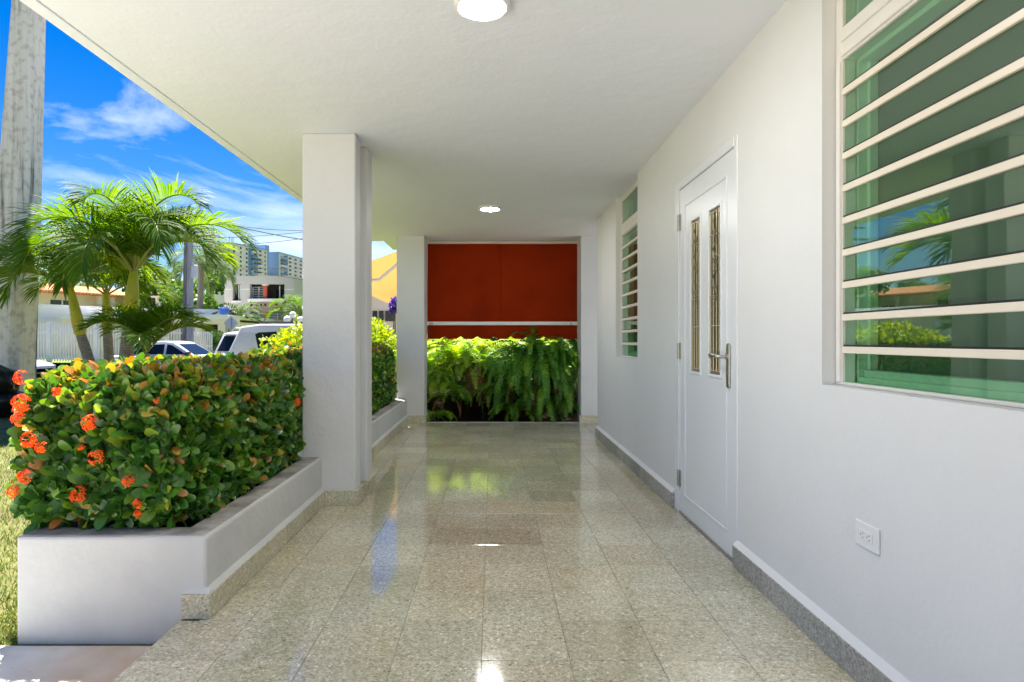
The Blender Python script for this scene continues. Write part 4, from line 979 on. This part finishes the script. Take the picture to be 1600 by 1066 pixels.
# white blank house wall with clay-roofed two storey house behind
A = Vector((-28.3,38.6,0)); Bp = Vector((-23.3,47.3,0)); dr = (Bp-A).normalized(); th = math.atan2(dr.y,dr.x)
wh = empty('white_house', A, th, 'long blank white house wall with a flat top behind the picket fence', 'house')
MB().box(-14,10.1,0,9,-.3,3.2).build('wall', M['whitewall'], wh, world=False)
MB().box(-14.1,10.2,-.06,9.1,3.2,3.3).build('roof', M['trimw'], wh, world=False)
MB().box(-.3,1.6,-.05,.02,.5,2.4).build('shutter', M['trimw'], wh, world=False)
dd = MB().box(-8.4,-7.4,-.05,.02,-.1,2.0).build('door', M['wdark'], wh, world=False)
MB().box(-6.2,-5.2,-.05,.02,.9,2.0).build('window', M['wdark'], wh, world=False)
A2 = P(60,478,56); B2 = P(295,498,70); d2 = (B2-A2); th2 = math.atan2(d2.y,d2.x); A2.z = -.3
th_ = empty('tiled_house', A2, th2, 'cream two storey house with an orange clay tile roof behind the white wall', 'house')
Lh = math.hypot(d2.x,d2.y)
MB().box(-12,Lh,0,8,0,5.75).build('wall', M['cream'], th_, world=False)
rf = MB()
rf.add([(-13,-1.4,5.5),(Lh+.6,-1.4,5.5),(Lh+.6,4,6.5),(-13,4,6.5),(-13,-1.4,5.65),(Lh+.6,-1.4,5.65),(Lh+.6,4,6.65),(-13,4,6.65)],[(0,3,2,1),(4,5,6,7),(0,1,5,4),(1,2,6,5),(2,3,7,6),(3,0,4,7)])
rf = rf.build('roof', M['clay'], th_, world=False)
ti = MB()
for k in range(int((Lh+13)/.32)):
    xx = -13+k*.32; ti.tube([(xx,-1.45,5.68),(xx,4,6.68)], .09, 5, True)
o = ti.build('roof_tiles', M['clay'], rf, world=False); o['kind'] = 'stuff'
for x0,x1,z0,z1 in [(-9.5,-8.2,3.2,5.0),(-5.6,-4.2,3.2,5.0),(-1.6,-.4,3.3,4.6),(1.0,3.0,2.9,5.0),(7.0,8.2,3.0,4.7),(9.2,10.2,2.9,4.9),(13.5,14.7,3.1,4.8)]:
    if x1 > Lh: continue
    w_ = MB().box(x0,x1,-.04,.05,z0,z1).build('window', M['wdark'], th_, world=False)
    MB().box((x0+x1)/2-.06,(x0+x1)/2+.06,-.07,-.04,z0,z1).build('frame', M['trimw'], w_, world=False)
for x0 in (-3.6,4.6,5.9,11.2): MB().box(x0,x0+.35,-1.2,-.85,0,5.55).build('pillar', M['cream'], th_, world=False)
MB().box(-12,Lh,-1.3,0,2.55,2.75).build('balcony_slab', M['cream'], th_, world=False)
a = P(243,500,52); b2 = P(291,500,54)
pk = empty('pink_house', (a.x,52,-.3), 0, 'plain pale pink house wall left of the utility poles', 'house')
MB().box(a.x,b2.x,52,60,-.3,4.55).build('wall', M['pink'], pk); MB().box(a.x-.3,b2.x+.15,51.8,60.2,4.55,4.7).build('roof', M['pink'], pk)
MB().box(a.x+.25,a.x+.9,51.95,52.05,2.6,3.6).build('window', M['wdark'], pk)

# white picket fence before it
fn = empty('picket_fence', (-26,33.4,-.1), 0, 'white picket fence in front of the blank white house wall', 'fence')
pm = MB().box(-.028,.028,-.012,.012,0,2.02).mesh('picket'); pm.materials.append(M['trimw'])
psm = MB().box(-.09,.09,-.09,.09,-.2,2.12).mesh('post'); psm.materials.append(M['trimw'])
fx0, fx1 = -31.0, -15.6
k = 0; x = fx0
while x < fx1:
    if k % 17 == 0: link('post', psm, fn, (x+26,0,0))
    else: link('picket', pm, fn, (x+26,0,.04))
    x += .147; k += 1
for z in (.15,1.5): MB().box(fx0,fx1,33.385,33.415,-.1+z,-.1+z+.07).build('rail', M['trimw'], fn)

# low house with carport, tank and gate
ch = empty('low_house', (-19,38,-.1), 0, 'low flat-roofed beige house with dark carport openings', 'house')
MB().box(-26,-16.1,39.5,46,-.2,2.2).build('wall', M['cream'], ch)
MB().box(-26,-16.0,38,46.5,2.35,2.6).build('roof', M['trimw'], ch)
MB().box(-26,-16.05,38.05,38.3,2.03,2.35).build('lintel', M['cream'], ch)
for xx in (-20.0,-18.0,-16.6,-15.9): MB().box(xx,xx+.45,38.05,38.5,-.1,2.03 if xx < -16.2 else 2.5).build('pillar', M['cream'], ch)
MB().prism([(-19.2,2.601),(-16.9,2.601),(-17.5,3.0),(-19.2,3.05)], 'y', 40, 44).build('roof_hood', M['trimw'], ch)
MB().box(-19.5,-16.1,39.42,39.5,.2,2.0).build('carport_shade_panel', M['dark'], ch)  # dark panel on the rear wall, paints the shade inside the carport
tk = MB().lathe([(.26,2.601),(.28,2.7),(.28,3.0),(.2,3.1)], (-16.6,38.9,0), 16).build('water_tank', mat('blue_tank_plastic', '#1f4f9c', .4)); tag(tk, 'small blue water tank on the flat roof of the low house', 'water tank')
gt_ = empty('white_gate', (-15.4,33.5,-.1), 0, 'white metal gate in front of the low house, behind the sedan', 'gate')
ga, gb = P(303,520,33.5).x, P(331,520,33.5).x
gm = MB().box(-.03,.03,-.02,.02,0,1.62).mesh('bar'); gm.materials.append(M['trimw'])
for k in range(10): link('bar', gm, gt_, (ga+(gb-ga)*k/9+15.4,0,0))
for z in (.2,.8,1.5): MB().box(ga,gb,33.52,33.56,z-.1,z).build('rail', M['trimw'], gt_)
leafy_shrub('clipped_shrub', [(P(338,520,34).x,34,.6,.45),(P(338,520,34).x,34,1.15,.42)], 1800, .09, M['tree'], 'dark green clipped shrub right of the white gate', 'shrub', None, (0,.3))

# modern grey building
GY = 46.0
def gx_(u): return (u-770)*GY/FPX
def gz_(v): return EYE-(v-531)*GY/FPX
gb_ = empty('grey_building', (gx_(400),GY,-.2), 0, 'modern grey two storey building with coral pillars and square holes in its balcony', 'building')
wl = MB(); D = GY+9
xL, xR, zt = gx_(350.5), gx_(459), gz_(431)
o1 = (gx_(390.5),gx_(444.5),gz_(467),gz_(444)); o2 = (gx_(390.5),gx_(444.5),-.2,gz_(487.5)); o3 = (gx_(363.5),gx_(376.5),gz_(470),gz_(444))
wl.box(xL,o3[0],GY,GY+.4,-.2,zt); wl.box(o3[0],o3[1],GY,GY+.4,-.2,o3[2]); wl.box(o3[0],o3[1],GY,GY+.4,o3[3],zt); wl.box(o3[1],o1[0],GY,GY+.4,-.2,zt)
wl.box(o1[0],o1[1],GY,GY+.4,o1[3],zt); wl.box(o1[1],xR,GY,GY+.4,-.2,zt)
wl.box(xL,xL+.4,GY+.4,D,-.2,zt); wl.box(xR-.4,xR,GY+.4,D,-.2,zt); wl.box(xL,xR,D,D+.3,-.2,zt)
wl.build('wall', M['greywall'], gb_)
MB().box(xL+.4,xR-.4,GY+2.0,GY+2.1,-.2,zt-.3).build('rear_wall', mat('balcony_rear_wall', '#6c635b', .8), gb_)
MB().box(xL+.4,xR-.4,GY+.4,D,zt-.35,zt-.2).build('roof', M['greywall'], gb_)
MB().box(gx_(388.5),gx_(446.5),GY-.25,GY+.5,gz_(471.5),gz_(467)).build('ledge', M['trimw'], gb_, bevel=.02)
# balcony band pierced by a row of square holes
hz0, hz1 = gz_(478.3), gz_(474.8); bd = MB(); zb0, zb1 = gz_(487.5), gz_(471.5)
hs = [gx_(u) for u in (393,401.5,408,414.5,423.5,431.5,440.5)]; hw_ = .066
prev = o1[0]
for hx in hs:
    bd.box(prev,hx-hw_,GY-.02,GY+.3,zb0,zb1); bd.box(hx-hw_,hx+hw_,GY-.02,GY+.3,zb0,hz0); bd.box(hx-hw_,hx+hw_,GY-.02,GY+.3,hz1,zb1); prev = hx+hw_
bd.box(prev,o1[1],GY-.02,GY+.3,zb0,zb1)
bd.build('balcony_wall', M['taupe'], gb_)
MB().box(o1[0],o1[1],GY+.36,GY+.40,zb0,zb1).build('balcony_backing', M['dark'], gb_)
for (z0,z1) in ((o1[2],o1[3]-.12),(-.2,o2[3])): MB().box(gx_(411),gx_(416.5),GY+.02,GY+.28,z0,z1).build('pillar', M['coral'], gb_)
MB().box(gx_(409),gx_(418),GY+.0,GY+.3,o1[3]-.12,o1[3]).build('pillar_cap', M['cream'], gb_)
def louvered(x0, x1, z0, z1, y):
    w_ = MB().box(x0,x1,y,y+.06,z0,z1).build('window', M['wdark'], gb_)
    f_ = MB(); k = max(4,int((z1-z0)/.16))
    for i in range(k+1): f_.box(x0,x1,y-.03,y-.001,z0+(z1-z0)*i/k-.018,z0+(z1-z0)*i/k+.018)
    for xx in (x0,(x0+x1)/2,x1): f_.box(xx-.035,xx+.035,y-.05,y-.031,z0,z1)
    o = f_.build('grille', M['grille'], w_); o['kind'] = 'stuff'
louvered(gx_(391.5),gx_(410.5),gz_(466.5),gz_(448),GY+.5); louvered(gx_(391.5),gx_(410.5),gz_(499.5),gz_(489),GY+.5); louvered(gx_(417),gx_(444),gz_(499.5),gz_(489),GY+.5)
MB().box(gx_(418),gx_(433),GY+1.9,GY+1.98,gz_(467),gz_(449)).build('window', M['wdark'], gb_); MB().box(gx_(433.2),gx_(434.8),GY+.4,GY+.46,gz_(467),gz_(446)).build('post', M['grille'], gb_)
louvered(gx_(371),gx_(376.3),gz_(469.5),gz_(445),GY+.3)
MB().box(o2[0],o2[1],GY+.5,GY+.6,-.2,gz_(500)).build('garage_wall', M['cream'], gb_); MB().box(gx_(396),gx_(441),GY+.45,GY+.49,-.2,gz_(504)).build('garage_door', M['trimw'], gb_)
MB().box(xL-.01,o3[0],GY-.012,GY-.001,gz_(452.8),gz_(451.4)).box(o3[1],o1[0],GY-.012,GY-.001,gz_(452.8),gz_(451.4)).box(o1[1],xR,GY-.012,GY-.001,gz_(453.2),gz_(451.6)).build('string_course', M['trimw'], gb_)
MB().box(o3[0]-.08,o3[1]+.08,GY-.06,GY+.05,o3[2]-.08,o3[2]).build('sill', M['trimw'], gb_)
nb = empty('beige_building', (gx_(470),GY+3,-.2), 0, 'beige building with a slanted roof edge, just left of the twin columns', 'building')
MB().prism([(gx_(455),-.2),(gx_(492),-.2),(gx_(492),gz_(396)),(gx_(476),gz_(405)),(gx_(462),gz_(414)),(gx_(455),gz_(420))], 'y', GY+2.6, GY+10).build('wall', M['cream'], nb)
MB().box(gx_(476.5),gx_(486),GY+2.5,GY+2.7,gz_(470),gz_(428)).build('window', M['wdark'], nb)

# high-rise behind
def tower(loc, th, Lx, Dy, H, label, wallm, plan, endm, fl_h=2.8, nfl=9, endwin=True):
    root = empty('apartment_tower', loc, th, label, 'apartment building', 'blue and white apartment towers far behind')
    MB().box(0,Lx,0,Dy,0,H).build('wall', wallm, root, world=False)
    MB().box(-.12,0,0.02,Dy-.02,0,H-.02).build('end_wall', endm, root, world=False)
    MB().box(-.4,Lx+.3,-.5,Dy+.3,H,H+.9).build('parapet', M['bluewall'], root, world=False)
    ms = {}
    def part(nm, x0, x1, z, h, d, mt, out):
        key = (nm,round(x1-x0,2),round(h,2),mt.name,round(d,2))
        if key not in ms:
            me = MB().box(-(x1-x0)/2,(x1-x0)/2,-d,.02,-h/2,h/2).mesh(nm); me.materials.append(mt); ms[key] = me
        link(nm, ms[key], root, ((x0+x1)/2,-out,z))
    for f_ in range(nfl):
        z = H-1.6-f_*fl_h
        for kind, x0, x1 in plan:
            if kind == 'w': part('window', x0, x1, z, 1.3, .12, M['wdark'], 0)
            elif kind == 'p': part('panel', x0, x1, z, 1.5, .15, random.choice([M['trimw'],M['trimw'],M['cream'],M['grille']]), 0)
            elif kind == 'b':
                part('balcony_opening', x0, x1, z+.2, 1.6, .05, M['wdark'], 0); part('balcony', x0, x1, z-.95, 1.05, 1.5, random.choice([M['bluebalc'],M['bluebalc'],M['bluewall'],M['trimw']]), 0)
                if random.random() < .5: part('balcony_screen', x0+.2, (x0+x1)/2, z+.2, 1.3, .3, random.choice([M['trimw'],M['bluewall'],M['bluebalc']]), 0)
            elif kind == 'v' : part('wall_strip', x0, x1, z, fl_h, .3, M['bluebalc'], 0)
        if endwin:
            for yy in (1.6,5.2,9):
                key = 'ew'
                if key not in ms: me = MB().box(-.1,.03,-.7,.7,-.65,.65).mesh('window'); me.materials.append(M['wdark']); ms[key] = me
                link('window', ms[key], root, (-.14,yy,z))
    return root
A = P(361,380,390); t1 = math.atan2(.94,.34)
tw = tower((A.x,390,-.6), t1, 33, 18, A.z+.2, 'white apartment tower with rows of blue balconies, the left one of the pair', M['hwall'], [('w',1.6,3.4),('p',4.6,7),('w',7.6,9),('p',10,12.4),('w',13,14.4),('v',15.2,17.4),('w',15.8,17),('b',17.6,22.4),('b',22.6,27.4),('p',28.2,30.2),('w',30.5,31.4),('p',31.6,32.8)], M['hwall'])
MB().box(26,30,4,9,A.z+.9,A.z+3.6).box(33.4,37.5,2,9,20,A.z+4.4).build('stair_tower', M['bluewall'], tw, world=False)
an = MB()
for xx in (4.0,6.0,7.2): an.tube([(xx,5,A.z+1),(xx,5,A.z+5.5)], .35, 6)
an.build('roof_vent', M['greywall'], tw, world=False)
B_ = P(436,394.5,430)
tower((B_.x,430,-.6), math.atan2(.985,.17), 40, 16, B_.z, 'blue-sided apartment tower set further right, the smaller one of the pair', M['hwall'], [('b',2,10),('v',10.4,11.4),('w',14,17),('p',18,21),('w',22,25),('p',26.5,29),('w',30,33),('p',34,38)], M['bluewall'], endwin=False)

# neighbour to the right of the street gap: yellow awning and cream wall
nh = empty('neighbour_house', (0,19,-.3), 0, 'cream neighbour house wall with small windows beyond the far column', 'house')
MB().box(-4.3,9,19.5,26,-.3,2.75).build('wall', noisy('pale_cream_wall', [(.3,(.78,.70,.54,1)),(.7,(.83,.76,.60,1))], 1, .8), nh); MB().box(-1.75,9,14.6,19.5,-.3,3.6).build('side_wall', M['cream'], nh)
for u in (586,596,606,614):
    q = P(u,494,19.5); MB().box(q.x-.07,q.x+.07,19.45,19.52,q.z-.16,q.z+.16).build('window', M['wdark'], nh)
ya = empty('yellow_awning', (-2.5,15.5,2.4), 0, 'yellow canvas awning with folding arms between the twin and far columns', 'awning')
m, n, l, b = new_mat('yellow_canvas'); b.inputs['Base Color'].default_value = (.60,.48,.26,1); b.inputs['Roughness'].default_value = .8
tr = n.new('ShaderNodeBsdfTranslucent'); tr.inputs[0].default_value = (.78,.60,.30,1); mx = n.new('ShaderNodeMixShader'); mx.inputs[0].default_value = .55; l.new(b.outputs[0], mx.inputs[1]); l.new(tr.outputs[0], mx.inputs[2]); l.new(mx.outputs[0], n['Material Output'].inputs[0])
vs = [P(645,384,14.8),P(555,417,14.8),P(555,450,17.6),P(645,492,17.6)]; vs2 = [v_+Vector((0,0,-.006)) for v_ in vs]
MB().add(vs+vs2, [(0,1,2,3),(7,6,5,4),(0,4,5,1),(1,5,6,2),(2,6,7,3),(3,7,4,0)]).build('canvas', m, ya)
MB().tube([P(575,438,15.2),P(592,437,15.2),P(622,412,14.9)], .04, 6).build('arm', M['trimw'], ya); MB().tube([P(572,446,16.6),P(600,457,16.6),P(626,450,16.4)], .04, 6).build('arm', M['trimw'], ya)
q = P(615,478,13.5); pf_ = leafy_shrub('purple_flowers', [(q.x,q.y,q.z,.09),(q.x+.03,q.y,q.z+.1,.07),(q.x,q.y,q.z-.1,.06)], 500, .05, leaf_mat('purple_petal', [(0,(.10,.04,.30,1)),(1,(.22,.10,.5,1))], .6, .2), 'spray of purple flowers beside the far column, under the yellow awning', 'flower', None)

for xx,tn,lab in [(-.6,.45,'leafy green shrub behind the fern bed on the left, under the awning edge'),(.7,.35,'leafy green shrub behind the fern bed on the right'),(1.9,.3,'leafy green shrub behind the right far column')]:
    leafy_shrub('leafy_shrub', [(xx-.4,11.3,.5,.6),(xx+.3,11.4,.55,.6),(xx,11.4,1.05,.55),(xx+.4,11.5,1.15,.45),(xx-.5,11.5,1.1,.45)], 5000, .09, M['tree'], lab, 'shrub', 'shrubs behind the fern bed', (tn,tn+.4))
# ------------------------------------------------------------------ far vegetation
def tree(x, y, h, r, label, tint, size=.35, n_=5000, group='trees across the street'):
    root = empty('tree', (x,y,-.4), 0, label, 'tree', group); off = np.array(root.location)
    tr_ = MB().tube([(0,0,0),(.1,0,h*.3),(-.05,.1,h*.6)], [.22,.16,.09], 8); 
    cs = []
    for k in range(11):
        a = random.uniform(0,6.28); d = random.uniform(.2,.75)*r; z = random.uniform(.42,.92)*h; cs.append((math.cos(a)*d,math.sin(a)*d,z,random.uniform(.32,.5)*r)); tr_.tube([(0,0,h*.35),(math.cos(a)*d*.5,math.sin(a)*d*.5,z*.75),(math.cos(a)*d,math.sin(a)*d,z)], [.08,.05,.02], 5)
    tr_.build('trunk', M['stem'], root, world=False)
    pp, qq, tt = [], [], []
    for (a,b_,z,q) in cs:
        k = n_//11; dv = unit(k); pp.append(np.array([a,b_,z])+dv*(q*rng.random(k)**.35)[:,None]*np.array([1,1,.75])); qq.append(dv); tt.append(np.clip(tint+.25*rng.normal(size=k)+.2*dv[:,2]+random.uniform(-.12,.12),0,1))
    p_ = np.concatenate(pp); q_ = np.concatenate(qq); Mx = frames(unit(len(p_)), q_+unit(len(p_))*.6)
    V, F, T = scatter(p_, Mx, size*(.6+.7*rng.random(len(p_))), np.concatenate(tt), LEAF_V*np.array([1.7,1,1]))
    o = link('crown', tri_mesh('crown', V, F, T, True, M['tree']), root); o['kind'] = 'stuff'
    return root
tree(-21.5,49,5.2,2.2,'bright green leafy tree left of the grey building',.75)
tree(-24.5,52,7.0,2.6,'green tree behind the coconut palm, beside the pale pole',.6)
tree(-33,62,8.5,3.2,'tall green tree seen between palm fronds left of the poles',.6)
tree(-41,75,9,3.6,'green tree behind the clay tile roof',.45)
tree(-52,80,9,4,'dark green tree behind the left end of the tile roof',.3)
tree(-3.2,32,5.5,2.5,'round green tree behind the twin columns',.5)
gq = 'palms across the street'
a = P(308,500,42); palm('coconut_palm', (a.x,42,-.3), P(314,415,42), .26,.17,0,3.0,.85,20,'grey-green coconut palm with drooping fronds beside the pale pole',gq,M['dkpalm'],.45,.7,36,None,(-15,75),-75,.05,M['bark'],.1)
a = P(372,500,41); palm('small_palm', (a.x,41,-.2), P(372,503,41), .12,.1,0,1.9,.55,16,'dark bushy palm standing before the grey building',gq,M['dkpalm'],.3,.3,28,None,(15,80),-25,.05)
a = P(470,500,27); palm('areca_palm', (a.x,27,-.3), P(468,492,27), .08,.06,0,1.6,.45,16,'light green feathery palm left of the twin columns, above the SUV',gq,M['palm'],.5,.5,36,None,(15,82),-50,.03)
a = P(86,452,75); palm('distant_palm', (a.x,75,-.3), P(84,446,75), .2,.15,0,2.4,.7,14,'distant palm peeking over the clay roof at its left end',gq,M['dkpalm'],.3,.5,22,None,(0,75),-60,.06)
a = P(130,452,78); palm('distant_palm', (a.x,78,-.3), P(136,455,78), .2,.15,0,2.2,.7,14,'distant palm peeking over the clay roof, right of the other one',gq,M['dkpalm'],.35,.5,22,None,(0,75),-60,.06)
